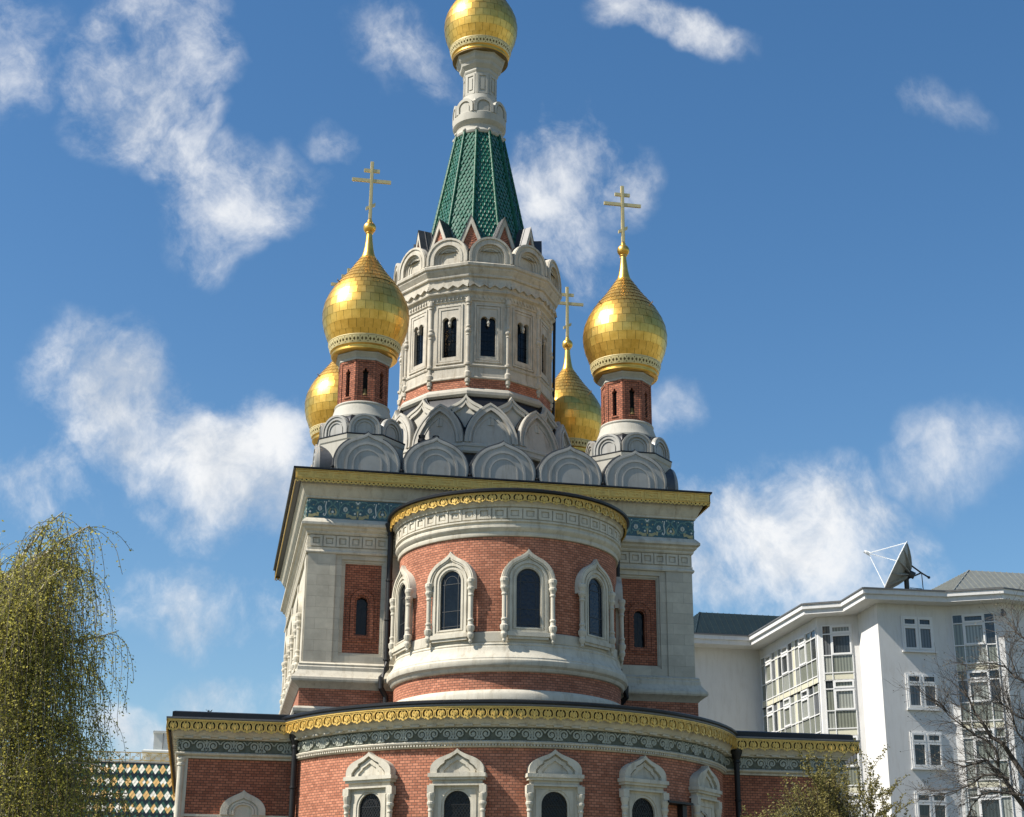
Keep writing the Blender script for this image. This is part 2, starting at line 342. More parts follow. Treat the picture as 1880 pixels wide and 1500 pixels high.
# -- decorative strips -------------------------------------------------
def crescent(cx, cz, ro, ri, sh, a0, a1, n=7):
    return arcp(cx, cz, ro, a0, a1, n)+arcp(cx+sh, cz, ri, a1, a0, n)
def valance(b, fr, s0, s1, z0, H, unit=.46):
    n = max(1, round((s1-s0)/unit)); w = (s1-s0)/n; k = H/.44; e = w/.46
    for i in range(n):
        c = s0+(i+.5)*w
        out = [(c-w/2, z0+H), (c-w/2, z0+.10*k)]+[(c-.19*e, z0+.075*k), (c-.155*e, z0+.10*k), (c-.115*e, z0+.055*k), (c-.075*e, z0+.065*k), (c-.045*e, z0+.02*k), (c, z0), (c+.045*e, z0+.02*k), (c+.075*e, z0+.065*k), (c+.115*e, z0+.055*k), (c+.155*e, z0+.10*k), (c+.19*e, z0+.075*k)]+[(c+w/2, z0+.10*k), (c+w/2, z0+H)]
        q = z0+.215*k
        hs_ = []
        for sg in (-1, 1):
            cr_ = [(c+sg*x*e, q+z*k) for x, z in crescent(0, 0, .185, .122, .012, -40, 62, 6)]
            hs_.append(cr_)
            hs_.append([(c+sg*.215*e, q+.115*k), (c+sg*.165*e, q+.165*k), (c+sg*.21*e, q+.165*k)])
            hs_.append([(c+sg*.02*e, q-.125*k), (c+sg*.095*e, q-.10*k), (c+sg*.06*e, q-.055*k)])
        hs_.append([(c-.05*e, q+.135*k), (c, q+.07*k), (c+.05*e, q+.135*k), (c, q+.165*k)])
        b.ext(fr, out, -.03, 0, holes=hs_)
        for sg in (-1, 1):                            # raised scroll and leaf
            b.ribbon(fr, [(c+sg*x*e, q+z*k) for x, z in arcp(0, 0, .205, -60, 70, 7)], .022, .022)
            b.ribbon(fr, [(c+sg*x*e, q+z*k) for x, z in ((.0, -.11), (.05, -.03), (.085, .03), (.05, .085))], (.05, .015), .02)
        b.ribbon(fr, [(c, q-.12*k), (c, q+.05*k)], (.03, .06), .03)
    K = max(1, int((s1-s0)/.4))
    for i in range(K): a, c = s0+(s1-s0)*i/K, s0+(s1-s0)*(i+1)/K; b.quad(fr(a, z0+.14*k, -.05), fr(c, z0+.14*k, -.05), fr(c, z0+H, -.05), fr(a, z0+H, -.05), 1)  # dark strip painted for the shade behind the pierced holes
    for zz, hh, dd in ((z0+H-.035*k, .035*k, .035), (z0+H-.085*k, .016*k, .02)):
        b.ribbon(fr, [(s0+(s1-s0)*i/K, zz+hh/2) for i in range(K+1)], hh, dd)
def fringe(b, fr, s0, s1, z0, H, unit=.74):
    n = round((s1-s0)/unit); w = (s1-s0)/n
    for i in range(n):
        a = s0+i*w; out = [(a, z0+H), (a, z0+.09)]; hs_ = []
        for j in range(4):
            c = a+(j+.5)*w/4; q = w/8
            out += [(c-q*.8, z0+.04), (c-q*.45, z0+.05), (c, z0), (c+q*.45, z0+.05), (c+q*.8, z0+.04), (c+q, z0+.09)]
            hs_.append([(c-.045, z0+.10), (c, z0+.065), (c+.045, z0+.10), (c, z0+.135)])
        out[-1] = (a+w, z0+.09); out.append((a+w, z0+H))
        b.ext(fr, out, -.03, 0, holes=hs_)
        if H < .3: continue
        b.ext(fr, rect(a+.05, a+w-.05, z0+.20, z0+H-.06), -.001, .03, holes=[rect(a+.11, a+w-.11, z0+.25, z0+H-.11)])
        b.ribbon(fr, [(a+w*.3, z0+.33), (a+w*.5, z0+.38), (a+w*.7, z0+.33)], .05, .02); b.disc(fr, a+w/2, z0+.32, .04, .03)
    if H > .3: b.box(fr, s0, s1, z0+H-.035, z0+H, 0, .05); b.box(fr, s0, s1, z0+.155, z0+.185, 0, .03)
def spiral(cx, cz, r0, turns, a0, sg, n=20):
    return [(cx+sg*r0*(1-.82*i/n)*cos(radians(a0)+2*pi*turns*i/n), cz+r0*(1-.82*i/n)*sin(radians(a0)+2*pi*turns*i/n)) for i in range(n+1)]
def scrollband(b, fr, s0, s1, z0, H, unit=.45):      # relief frieze of paired scrolls and acanthus
    n = max(2, round((s1-s0)/unit)); w = (s1-s0)/n; k = H/.45
    for i in range(n):
        c = s0+(i+.5)*w; sg = 1 if i % 2 else -1
        b.ribbon(fr, spiral(c, z0+.225*k, .175*k, 1.5, -70, sg, 20), (.062*k, .05*k), .05, 1)
        for q in (-1, 1): b.ribbon(fr, [(c+q*.10, z0+.40*k), (c+q*.17, z0+.36*k), (c+q*.235, z0+.27*k)], (.03*k, .05*k), .04, 1)
        b.disc(fr, c, z0+.22*k, .05*k, .06, 1, 6)
        b.ribbon(fr, [(c+sg*.05, z0+.06*k), (c+sg*.17, z0+.045*k), (c+sg*.25, z0+.10*k)], (.05*k, .03*k), .04, 1)
        e = c+sg*w/2
        if sg > 0:
            for q in (-1, 1):
                b.ribbon(fr, [(e, z0+.04*k), (e+q*.03, z0+.16*k), (e+q*.085, z0+.21*k)], (.05*k, .03*k), .045, 1)
                b.ribbon(fr, [(e, z0+.2*k), (e+q*.025, z0+.30*k), (e+q*.08, z0+.375*k)], (.05*k, .035*k), .045, 1)
                b.ribbon(fr, [(e+q*.02, z0+.03*k), (e+q*.09, z0+.08*k)], (.05*k, .03*k), .04, 1)
            b.ribbon(fr, [(e, z0+.03*k), (e, z0+.42*k)], (.035*k, .055*k), .05, 1)
        else:
            b.ribbon(fr, arcp(e, z0+.25*k, .11*k, 20, 160, 6), .035*k, .04, 1)
            b.disc(fr, e, z0+.13*k, .035*k, .05, 1, 6)
def majolica(b, fr, s0, s1, z0, H, unit=2.05):       # teal frieze: hearts, rosettes, scrolls
    n = max(1, round((s1-s0)/unit)); w = (s1-s0)/n; k = H/.8
    b.ext(fr, rect(s0, s1, z0, z0+H), -.02, 0, m=0)
    for i in range(n):
        o_ = s0+i*w
        def P(x, z): return (o_+x*w/2.62, z0+z*k)
        def rb(pts, wd, d, m): b.ribbon(fr, [P(*p) for p in pts], [q*1.35 for q in wd] if isinstance(wd, tuple) else wd*1.3, d, m)
        for hx in (1.31,):
            rb([(hx, .60), (hx-.16, .47), (hx-.27, .34), (hx-.26, .18), (hx-.14, .09), (hx, .15), (hx+.14, .09), (hx+.26, .18), (hx+.27, .34), (hx+.16, .47), (hx, .60)], .045, .018, 1)
            for q in (-1, 1):
                rb([(hx+q*.03, .17), (hx+q*.15, .17), (hx+q*.19, .27), (hx+q*.10, .42)], (.09, .03), .016, 2)
                rb([(hx+q*.33, .70), (hx+q*.38, .5), (hx+q*.33, .22), (hx+q*.40, .10), (hx+q*.48, .13), (hx+q*.45, .2)], (.03, .035), .015, 3 if q < 0 else 1)
                rb([(hx+q*.05, .62), (hx+q*.14, .72), (hx+q*.25, .70)], (.06, .03), .014, 1)
                b.disc(fr, *P(hx+q*.22, .72), .028, .016, 3, 6); b.disc(fr, *P(hx+q*.44, .68), .03, .016, 3, 6)
            b.disc(fr, *P(hx, .27), .055, .02, 3, 7); b.disc(fr, *P(hx, .40), .05, .017, 1, 6)
        for rx in (.64, 1.98):
            for j in range(8):
                a = 2*pi*j/8; b.disc(fr, *P(rx+.075*cos(a), .40+.075*sin(a)), .038*k, .016, 3, 6)
            b.disc(fr, *P(rx, .40), .03, .022, 2, 6)
            rb([(rx-.25, .5), (rx-.13, .64), (rx+.08, .68), (rx+.24, .58)], (.035, .03), .014, 1)
            rb([(rx-.2, .3), (rx-.1, .22), (rx+.1, .24), (rx+.2, .33)], (.03, .05), .012, 1)
        for cx, q in ((0, 1), (2.62, -1)):
            rb([(cx+q*.06, .08), (cx+q*.26, .07), (cx+q*.42, .14), (cx+q*.55, .10), (cx+q*.56, .2), (cx+q*.48, .21)], (.11, .045), .018, 2)
            rb([(cx+q*.05, .6), (cx+q*.22, .74), (cx+q*.45, .72), (cx+q*.58, .6)], (.05, .03), .016, 1)
            rb([(cx+q*.02, .3), (cx+q*.15, .42), (cx+q*.28, .36)], (.06, .04), .014, 1); b.disc(fr, *P(cx+q*.14, .24), .045, .014, 3, 6)
            b.disc(fr, *P(cx+q*.09, .70), .05, .016, 3, 6); b.disc(fr, *P(cx+q*.30, .53), .03, .014, 2, 6)
        if i < n-1: rb([(2.62, .1), (2.62, .55)], (.03, .07), .015, 2); b.disc(fr, *P(2.62, .4), .06, .018, 1, 6); b.disc(fr, *P(2.62, .66), .05, .018, 3, 6)
def coffers(b, fr, s0, s1, z0, H, unit):
    n = round((s1-s0)/unit); w = (s1-s0)/n
    for i in range(n):
        c = s0+(i+.5)*w
        b.ext(fr, rect(c-w/2+.022, c+w/2-.022, z0+.02, z0+H-.02), 0, .055, holes=[rect(c-w*.27, c+w*.27, z0+H*.24, z0+H*.76)])
        b.ext(fr, rect(c-w*.19, c+w*.19, z0+H*.32, z0+H*.68), 0, .022)

# -- main block ----------------------------------------------------------
wall = MB()
PX0, PX1, PZ0, PZ1 = -6.62, -4.87, 13.5, 17.40      # moulded frame round the brick panels
bp = [(-6.47, -5.0), (5.0, 6.47)]
holes = [rect(-PX1*-1 if False else a-.15, b_+.13, PZ0, PZ1) for a, b_ in bp]
wall.ext(FRONT, rect(-8, 8, 13.2, 17.62), -.3, 0, holes=holes)
for (a, b_) in bp:
    wall.ext(FRONT, rect(a-.15, b_+.13, PZ0, PZ1), -.3, -.07, holes=[rect(a-.06, b_+.05, PZ0+.09, PZ1-.10)])
    wall.ext(FRONT, rect(a-.06, b_+.05, PZ0+.09, PZ1-.10), -.3, -.11, holes=[rect(a, b_, PZ0+.14, PZ1-.15)])
for q in (-1, 1):
    wall.ext(FRONT, rect(*sorted((q*8, q*6.88)), 13.2, 17.62), -.05, .055)
for fr in (LEFT, RIGHT, BACK):
    wall.ext(fr, rect(-7.69, 7.69, 13.2, 17.62), -.3, 0)
    for q in (-1, 1): wall.ext(fr, rect(*sorted((q*7.9, q*6.7)), 13.2, 17.62), -.05, .055)
    for q in (-2.3, 2.3): wall.ext(fr, rect(q-.3, q+.3, 13.2, 17.62), -.05, .05)
wall.sweep(SQ(8), [(-.2, 17.86), (-.2, 18.4)], 0)
wall.sweep(SQ(8.1), [(-.35, 0), (-.35, 11.2)], 1)
wall.sweep(SQ(8.08), [(0, 11.2), (0, 12.2)], 1)
wallo = wall.obj('wall', [ASHLAR, BRICK], CH)
mo = MB()
mo.sweep(SQ(8), [(.0, 12.16), (.10, 12.16), (.14, 12.22), (.20, 12.26), (.24, 12.30), (.40, 12.40), (.43, 12.47), (.42, 12.56), (.36, 12.62), (.33, 12.66), (.22, 12.80), (.19, 12.86), (.19, 13.0), (.14, 13.06), (.16, 13.12), (.10, 13.18), (0, 13.22)])
mo.sweep(SQ(8), [(0, 17.60), (.09, 17.60), (.11, 17.66), (.08, 17.72), (.045, 17.74), (.045, 17.84), (-.2, 17.86)])
mo.sweep(SQ(8), [(-.2, 18.38), (.06, 18.38), (.10, 18.44), (.10, 18.50), (.20, 18.58), (.22, 18.66), (.33, 18.72), (.33, 18.82), (.27, 18.90), (.16, 19.02), (.12, 19.04)])
mo.sweep(SQ(8), [(.12, 19.84), (.20, 19.86), (.20, 19.94), (.26, 20.0), (.32, 20.14), (.40, 20.28), (.44, 20.36), (.44, 20.50), (.40, 20.52)])
sf = MB(); sf.sweep(SQ(8), [(.2, 20.51), (.66, 20.53), (.66, 20.88)]); sf.obj('soffit', DARKM, wallo)
mo.sweep(SQ(8.08), [(0, 11.44), (.16, 11.44), (.22, 11.36), (.22, 11.24), (.16, 11.16), (0, 11.14)])
mo.obj('stone_moulding', STONE, wallo)
cf = MB()
for fr in SIDES: 
    f2 = PF(fr(0, 0, -.01), fr.u, fr.n)
    coffers(cf, f2, -7.96, 7.96, 17.87, .50, .53)
cf.sweep(SQ(7.985), [(0, 17.85), (0, 18.39)])
cf.obj('coffered_band', STONE, wallo)
fz = MB()
for fr in SIDES: majolica(fz, PF(fr(0, 0, .135), fr.u, fr.n), -8.12, 8.12, 19.04, .8)
fz.obj('majolica_frieze', [TEAL, MAJG, MAJT, MAJW], wallo)
vb = MB()
for fr in SIDES: fringe(vb, PF(fr(0, 0, .70), fr.u, fr.n), -8.70, 8.70, *((20.34, .55) if fr is not LEFT else (20.36, .12)))
vb.obj('gilded_valance', GOLDP, wallo)
rf = MB()
rf.sweep(SQ(8.0), [(.3, 20.885), (.77, 20.885), (.79, 20.91), (.79, 20.965), (.72, 20.985), (-2.4, 21.10), (-4.4, 21.6), (-6, 22)], 0)
rf.obj('roof', DARKM, CH)
for q, (a, b_) in zip((-1, 1), bp):
    c = (a+b_)/2+ (0.0)
    pn = MB()
    wn_ = archout(.225, 15.70, 14.39, 10, c)
    pn.ext(FRONT, rect(a, b_, PZ0+.14, PZ1-.15), -.42, -.15, holes=[wn_])
    pn.ext(FRONT, archout(.62, 15.75, 14.1, 12, c)[::1], -.15, -.12, holes=[archout(.50, 15.75, 14.2, 12, c)])
    pn.ext(FRONT, archout(.46, 15.74, 14.22, 12, c), -.15, -.10, holes=[archout(.30, 15.70, 14.36, 12, c)])
    for j in range(9):
        t = radians(10+20*j); pn.ext(FRONT, [(c+.42*cos(t)-.02, 15.75+.42*sin(t)), (c+.58*cos(t)-.02, 15.75+.58*sin(t)), (c+.58*cos(t)+.02, 15.75+.58*sin(t)), (c+.42*cos(t)+.02, 15.75+.42*sin(t))], -.12, -.095)
    po = pn.obj('brick_panel', [DBRICK], wallo)
    gl = MB(); gl.ext(FRONT, wn_, -.38, -.36); gl.ext(FRONT, rect(c-.012, c+.012, 14.39, 15.92), -.36, -.345)
    gl.obj('window', [GLASS], wallo)

# -- window surrounds -------------------------------------------------------
def baluster(b, fr, s, z0, z1, r=.085, d=.2, n=12):
    """engaged column with corbelled foot, ringed shaft and stacked capital"""
    h = z1-z0
    pr_ = [(.03, 0), (.07, .03), (.06, .06), (.11, .09), (.13, .13), (.10, .17), (.15, .21), (.16, .26), (.11, .28), (.095, .33), (.12, .345), (.12, .365), (.085, .38), (.085, .72), (.11, .73), (.11, .75), (.09, .765), (.12, .81), (.15, .83), (.15, .86), (.12, .87), (.14, .92), (.165, .94), (.165, .985), (.12, 1)]
    B = [b.add([fr(s+r/.085*q*sin(2*pi*i/n), z0+t*h, d+r/.085*q*cos(2*pi*i/n)) for i in range(n)]) for q, t in pr_]
    for j in range(len(pr_)-1):
        for i in range(n):
            k = (i+1) % n; b.face((B[j]+i, B[j]+k, B[j+1]+k, B[j+1]+i))
    b.face([B[-1]+i for i in range(n)])
def halfring(outer, inner): return outer, [inner]
def apse_window(fr, parent, glassmat, bars=True):
    b = MB(); hw, zs, zb = .455, 15.60, 13.81
    op = archout(hw, zs, zb)
    b.ext(fr, ogee(.80, 2.10, 3.02, 13.50, brk=50, wz=.74), -.25, .10, holes=[op])
    og = lambda w, tip: ogee(w, .30, tip-15.3, 15.3, brk=62, wz=w*.93)
    b.rg(fr, og(1.02, 16.80), og(.80, 16.50), -.2, .17)
    b.rg(fr, og(.97, 16.72), og(.87, 16.58), .17, .205)
    b.ext(fr, archout(.72, 15.62, 13.62), .10, .145, holes=[archout(.63, 15.61, 13.70)])
    b.ext(fr, archout(.56, 15.60, 13.74), .10, .13, holes=[archout(.50, 15.60, 13.78)])
    b.box(fr, -.80, .80, 13.46, 13.62, -.1, .20); b.box(fr, -.76, .76, 13.36, 13.46, -.1, .15)
    o = b.obj('apse_window', STONE, parent)
    for q in (-1, 1): c = MB(); baluster(c, fr, q*.92, 13.20, 15.66, d=.14); c.obj('colonnette', STONE, o)
    p = MB(); p.ext(fr, archout(hw, zs, zb), -.1, .012)
    p.obj('window_pane', glassmat, o)
    i = MB()
    for x in (-.30, .30): i.box(fr, x-.011, x+.011, zb, zs+.28, .012, .03)
    for z in (zb+.12, zb+.7, zs-.05): i.box(fr, -hw, hw, z-.011, z+.011, .012, .028)
    i.ribbon(PF(fr(0, 0, .012), fr.u, fr.n), arcp(0, zs-.02, .28, 0, 180, 10), .02, .016); i.ribbon(PF(fr(0, 0, .012), fr.u, fr.n), arcp(0, zs, .43, 0, 180, 12), .035, .016)
    for x in (-.44, .44): i.box(fr, x-.02, x+.02, zb, zs, .012, .03)
    i.obj('glazing_bar', LEAD, o)
    return o
# -- upper apse -------------------------------------------------------------
YA = -8.948
ap = MB()
ap.lathe([(4.46, 9), (4.46, 12.2)], 0, YA, 120, m=1); ap.lathe([(4.34, 13.60), (4.36, 13.66), (4.36, 17.34)], 0, YA, 120, m=1)
ap.lathe([(4.36, 13.2), (4.42, 13.28), (4.42, 13.62), (4.36, 13.66)], 0, YA, 120, m=0)
UA = ap.obj('upper_apse', [ASHLAR, BRICK], CH)
md = MB()
md.lathe([(4.46, 11.5), (4.56, 11.47), (4.62, 11.40), (4.66, 11.30), (4.66, 11.12), (4.6, 11.0)], 0, YA, 120)
md.lathe([(4.46, 12.14), (4.55, 12.16), (4.60, 12.22), (4.62, 12.28), (4.72, 12.36), (4.75, 12.44), (4.745, 12.54), (4.71, 12.60), (4.71, 12.64), (4.65, 12.72), (4.56, 12.84), (4.50, 12.96), (4.48, 13.08), (4.45, 13.12), (4.47, 13.17), (4.45, 13.23), (4.36, 13.25)], 0, YA, 120)
md.lathe([(4.36, 17.30), (4.43, 17.31), (4.45, 17.36), (4.45, 17.44), (4.43, 17.47), (4.52, 17.56), (4.55, 17.62), (4.55, 17.70), (4.50, 17.73), (4.50, 17.80), (4.57, 17.84), (4.57, 17.90), (4.50, 17.92), (4.50, 18.40), (4.58, 18.42), (4.58, 18.47), (4.60, 18.52), (4.68, 18.58), (4.70, 18.92)], 0, YA, 120)
md.obj('stone_moulding', STONE, UA)
c_ = MB(); coffers(c_, CF(0, YA, 4.50), -4.5*1.75, 4.5*1.75, 17.93, .46, .575); c_.obj('coffered_band', STONE, UA)
v_ = MB(); valance(v_, CF(0, YA, 4.78), -4.78*1.72, 4.78*1.72, 18.53, .38, .50); v_.obj('gilded_valance', [GOLDP, DSHADE], UA)
r_ = MB(); r_.lathe([(4.6, 18.905), (4.86, 18.91), (4.92, 18.94), (4.93, 19.02), (4.86, 19.07), (3.5, 19.22), (.05, 19.6)], 0, YA, 120); r_.obj('roof', DARKM, UA)
BLUEG = mat('blue_leaded_glass', (.009, .018, .034), .14, var=.4, scale=6, spec=.3, bump=.4, bscale=9)
for ph in (-78, -39.5, -.6, 38.6, 78):
    apse_window(tangent(0, YA, 4.36, ph), CH, BLUEG if ph > -10 else GLASS)
# blind windows of the long sides of the block
for fr in (LEFT, RIGHT):
    for s in (-4.6, 0, 4.6): apse_window(PF(fr(s, 0, -.06), fr.u, fr.n), CH, GLASS)

# -- lower apse ---------------------------------------------------------------
YB, RB = -7.2, 8.85
lb = MB(); lb.lathe([(RB, 0), (RB, 9.1)], 0, YB, 160, m=0)
LA = lb.obj('lower_apse', [BRICK], CH)
WX0, WX1, WY0, WY1 = -12.38, 13.15, -10.42, 11.6
WP = [(WX0, WY0), (WX1, WY0), (WX1, WY1), (WX0, WY1)]
wb = MB(); wb.sweep(WP, [(0, 0), (0, 9.1)], 0); WG = wb.obj('side_chapel_wall', [DBRICK], CH)
PROF = [(0, 9.04), (.07, 9.05), (.08, 9.10), (.05, 9.12), (.17, 9.17), (.19, 9.22), (.12, 9.25), (.10, 9.27)]
PROF2 = [(.10, 9.72), (.16, 9.73), (.18, 9.78), (.26, 9.80), (.30, 9.88), (.38, 9.95), (.42, 10.08), (.42, 10.2), (.50, 10.36)]
ml = MB()
ml.lathe([(RB+a, z) for a, z in PROF], 0, YB, 160); ml.lathe([(RB+a, z) for a, z in PROF2], 0, YB, 160)
mw = MB(); mw.sweep(WP, PROF); mw.sweep(WP, PROF2)
dn_ = ml; fr = CF(0, YB, RB+.05)
for i in range(int(RB*2.6/.11)): s0 = -RB*1.3+i*.11; dn_.box(fr, s0, s0+.06, 9.085, 9.15, 0, .10)
fr = CF(0, YB, RB+.10)
for i in range(int(RB*2.6/.62)): s0 = -RB*1.3+i*.62; dn_.box(fr, s0, s0+.33, 9.74, 9.80, 0, .20)
ml.obj('stone_moulding', STONE, LA)
fb_ = MB(); fb_.lathe([(RB+.09, 9.26), (RB+.09, 9.73)], 0, YB, 160); scrollband(fb_, CF(0, YB, RB+.09), -RB*1.28, RB*1.28, 9.27, .45); fb_.obj('relief_frieze', [FRG, FRR], LA)
vl = MB(); valance(vl, CF(0, YB, 9.42), -9.42*1.30, 9.42*1.30, 9.93, .44, .46); vl.obj('gilded_valance', [GOLDP, DSHADE], LA)
rl = MB(); rl.lathe([(9.2, 10.37), (9.44, 10.372), (9.46, 10.40), (9.46, 10.45), (9.50, 10.455), (9.52, 10.49), (9.52, 10.56), (9.44, 10.60), (8.3, 10.66), (4.4, 11.02), (1, 11.2)], 0, YB, 160, mf=[1, 1, 1, 0, 0, 0, 0, 0, 0, 0])
SHEET = mat('grey_sheet_metal', (.15, .147, .145), .5, .4)
rl.obj('roof', [DARKM, SHEET], LA)
fw = MB(); dw = mw; vw = MB(); WFR = PF((0, WY0, 0), (1, 0, 0), (0, -1, 0)); WLF = PF((WX0, 0, 0), (0, -1, 0), (-1, 0, 0)); WRF = PF((WX1, 0, 0), (0, 1, 0), (1, 0, 0))
fw.sweep(WP, [(.09, 9.26), (.09, 9.73)])
for (f0, a, b_) in ((WFR, WX0, -7.6), (WFR, 8.2, WX1), (WLF, -WY1, -WY0), (WRF, WY0, WY1)):
    scrollband(fw, PF(f0(0, 0, .09), f0.u, f0.n), a-.05, b_+.05, 9.27, .45, .48)
    valance(vw, PF(f0(0, 0, .54), f0.u, f0.n), a-(.54 if a not in (8.2,) else 0), b_+(.54 if b_ not in (-7.6,) else 0), 9.93, .44, .46)
    if f0 is WLF: vw.ext(PF(f0(0, 0, .50), f0.u, f0.n), rect(a-.5, b_+.5, 9.90, 10.36), -.12, -.04, m=1, back=True)  # black plate stands in for the shaded back of the valance
    n = int((b_-a)/.62)
    for i in range(n): dw.box(PF(f0(0, 0, .10), f0.u, f0.n), a+.1+i*.62, a+.43+i*.62, 9.74, 9.80, 0, .20)
fw.obj('relief_frieze', [FRG, FRR], WG); mw.obj('stone_moulding', STONE, WG); vw.obj('gilded_valance', [GOLDP, DSHADE], WG)
rw = MB(); rw.sweep(WP, [(.3, 10.37), (.56, 10.372), (.58, 10.40), (.58, 10.45), (.40, 10.46), (.38, 10.50), (.38, 10.66), (.3, 10.70), (-1.5, 10.80), (-4.2, 11.15)], mf=[1, 1, 1, 1, 0, 0, 0, 0, 0])
rw.obj('roof', [DARKM, SHEET], WG)
for q, x in ((1, WX0), (-1, WX1)):                    # corner shaft of the side chapel, string course
    cw = MB(); cw.box(WFR, *sorted((x, x+q*.30)), 0, 9.05, -.1, .03)
    cw.lathe([(.12, 0), (.12, 8.75), (.15, 8.78), (.15, 8.86), (.12, 8.88), (.17, 8.98), (.17, 9.06)], x+q*.06, WY0-.01, 16); cw.obj('corner_shaft', STONE, WG)
for a, c in ((WX0, -8.2), (8.6, WX1)): cw = MB(); cw.box(WFR, a, c, 6.98, 7.07, -.1, .06); cw.obj('string_course', STONE, WG)
for x in (-10.0, 11.15):                              # ogee window heads of the side chapels
    w_ = MB(); og = lambda w, t: ogee(w, .12, t, 7.06, brk=54, wz=.62*w/.82)
    w_.ext(WFR, og(.82, .90), -.1, .10); w_.v = [(p[0]+x, p[1], p[2]) for p in w_.v]
    q = MB()
    for (wo, to, wi, ti, d) in ((.80, .88, .56, .62, .16), (.50, .56, .42, .47, .14), (.40, .44, .33, .36, .17)):
        q.rg(WFR, og(wo, to), og(wi, ti), .10, d)
    q.ext(WFR, rect(-.82, .82, 5.0, 7.06), -.1, .10, holes=[rect(-.4, .4, 5.2, 6.9)])
    off = len(w_.v); w_.v += [(p[0]+x, p[1], p[2]) for p in q.v]; w_.f += [tuple(i+off for i in f) for f in q.f]; w_.m += q.m; w_.uv += q.uv
    ow_ = w_.obj('chapel_window', STONE, CH)
    p_ = MB(); p_.ext(WFR, rect(x-.4, x+.4, 5.2, 6.9), -.1, .03); p_.obj('window_pane', GLASS, ow_)
def lower_window(ph, kind=0):
    fr = tangent(0, YB, RB, ph); b = MB()
    zb = 8.13
    og = lambda w, t, k=.16: ogee(w, k, t, zb, brk=56, wz=.50*w/.93)
    hw, zs = (.46, 7.12) if kind == 0 else (.52, 7.02)
    op = archout(hw, zs, 5.2)
    b.ext(fr, og(.93, .85), -.3, .16)
    tre = [(.62, 0), (.62, .10), (.52, .22), (.40, .30), (.38, .38), (.22, .45), (0, .60)]
    tre = [(x, zb+.03+z) for x, z in tre]; tre = tre+[(-x, z) for x, z in reversed(tre[:-1])]
    tri = offs(tre, .74, 0, zb+.03)
    b.rg(fr, og(.93, .85), offs(tre, 1.12, 0, zb+.03), .16, .30)
    b.ext(fr, tre, .16, .22, holes=[tri])
    b.box(fr, -1.0, 1.0, 8.02, 8.15, -.2, .36); b.box(fr, -.95, .95, 7.93, 8.02, -.2, .30); b.box(fr, -.86, .86, 7.80, 7.93, -.2, .20); b.box(fr, -.95, .95, 7.74, 7.80, -.2, .27)
    if kind < 2: b.ext(fr, rect(-.84, .84, 5.0, 7.80), -.3, .12, holes=[op])
    else: b.ext(fr, rect(-.84, .84, 5.0, 7.80), -.3, .12)
    b.ext(fr, rect(-.66, .66, 5.0, 7.62), .12, .15, holes=[archout(hw+.08, zs, 5.1)] if kind < 2 else [rect(-.5, .5, 5.1, 7.5)])
    o = b.obj('lower_apse_window', STONE, CH)
    for q in (-1, 1):
        c = MB(); c.box(fr, q*.9-.12, q*.9+.12, 7.50, 7.75, .05, .32)
        baluster(c, fr, q*.90, 5.2, 7.52, .075, .2); c.obj('colonnette', STONE, o)
    if kind < 2:
        p = MB(); p.ext(fr, op, -.1, .015); p.obj('window_pane', GLASS, o)
        i = MB(); f2 = PF(fr(0, 0, .015), fr.u, fr.n)
        for k in range(-9, 12):
            for sg in (-1, 1):
                pts = []
                for t in range(40):
                    x = -hw+2*hw*t/39; z = 6.2+k*.16+sg*x*1.5
                    if 5.2 < z and (z < zs or hypot(x, z-zs) < hw): pts.append((x, z))
                if len(pts) > 2: i.ribbon(f2, pts, .018, .02)
        for rr in (hw-.03, hw*.55): i.ribbon(f2, arcp(0, zs, rr, 0, 180, 14), .03, .025)
        for k in range(1, 6): a = radians(30*k); i.ribbon(f2, [(hw*.3*cos(a), zs+hw*.3*sin(a)), (hw*cos(a), zs+hw*sin(a))], .018, .02)
        i.box(f2, -hw, hw, zs-.015, zs+.015, 0, .025)
        i.obj('window_grille', IRON, o)
    else:                                             # weathered niche with a flat dark patch painted as the shade of a recess
        i = MB(); f2 = PF(fr(0, 0, .12), fr.u, fr.n)
        for k in range(5): i.ribbon(f2, [(-.42+.08*k, 7.30-.22*k), (-.1+.07*k, 7.22-.16*k), (.2, 7.0-.2*k), (.42, 6.75-.2*k)], (.05, .10), .05)
        i.obj('carved_relief', WSTONE, o)
        h_ = MB(); h_.ext(f2, [(-.12, 7.12), (-.2, 7.22), (-.1, 7.30), (.08, 7.24), (.22, 7.08), (.26, 6.96), (.1, 7.06)], .0, .012); h_.obj('hollow_shade', DSHADE, o)  # flat dark patch, shade put into its colour
    return o
for ph, k in ((-40, 0), (-19.2, 0), (2.1, 0), (24.2, 1), (47.3, 2)): lower_window(ph, k)
sh = MB(); fr = CF(0, YB, RB, radians(33.5)); sh.box(fr, -.55, .75, 7.42, 7.50, -.1, .45); sh.box(fr, .38, .62, 5.5, 7.42, -.1, .25); sh.obj('wall_ledge', IRON, LA)

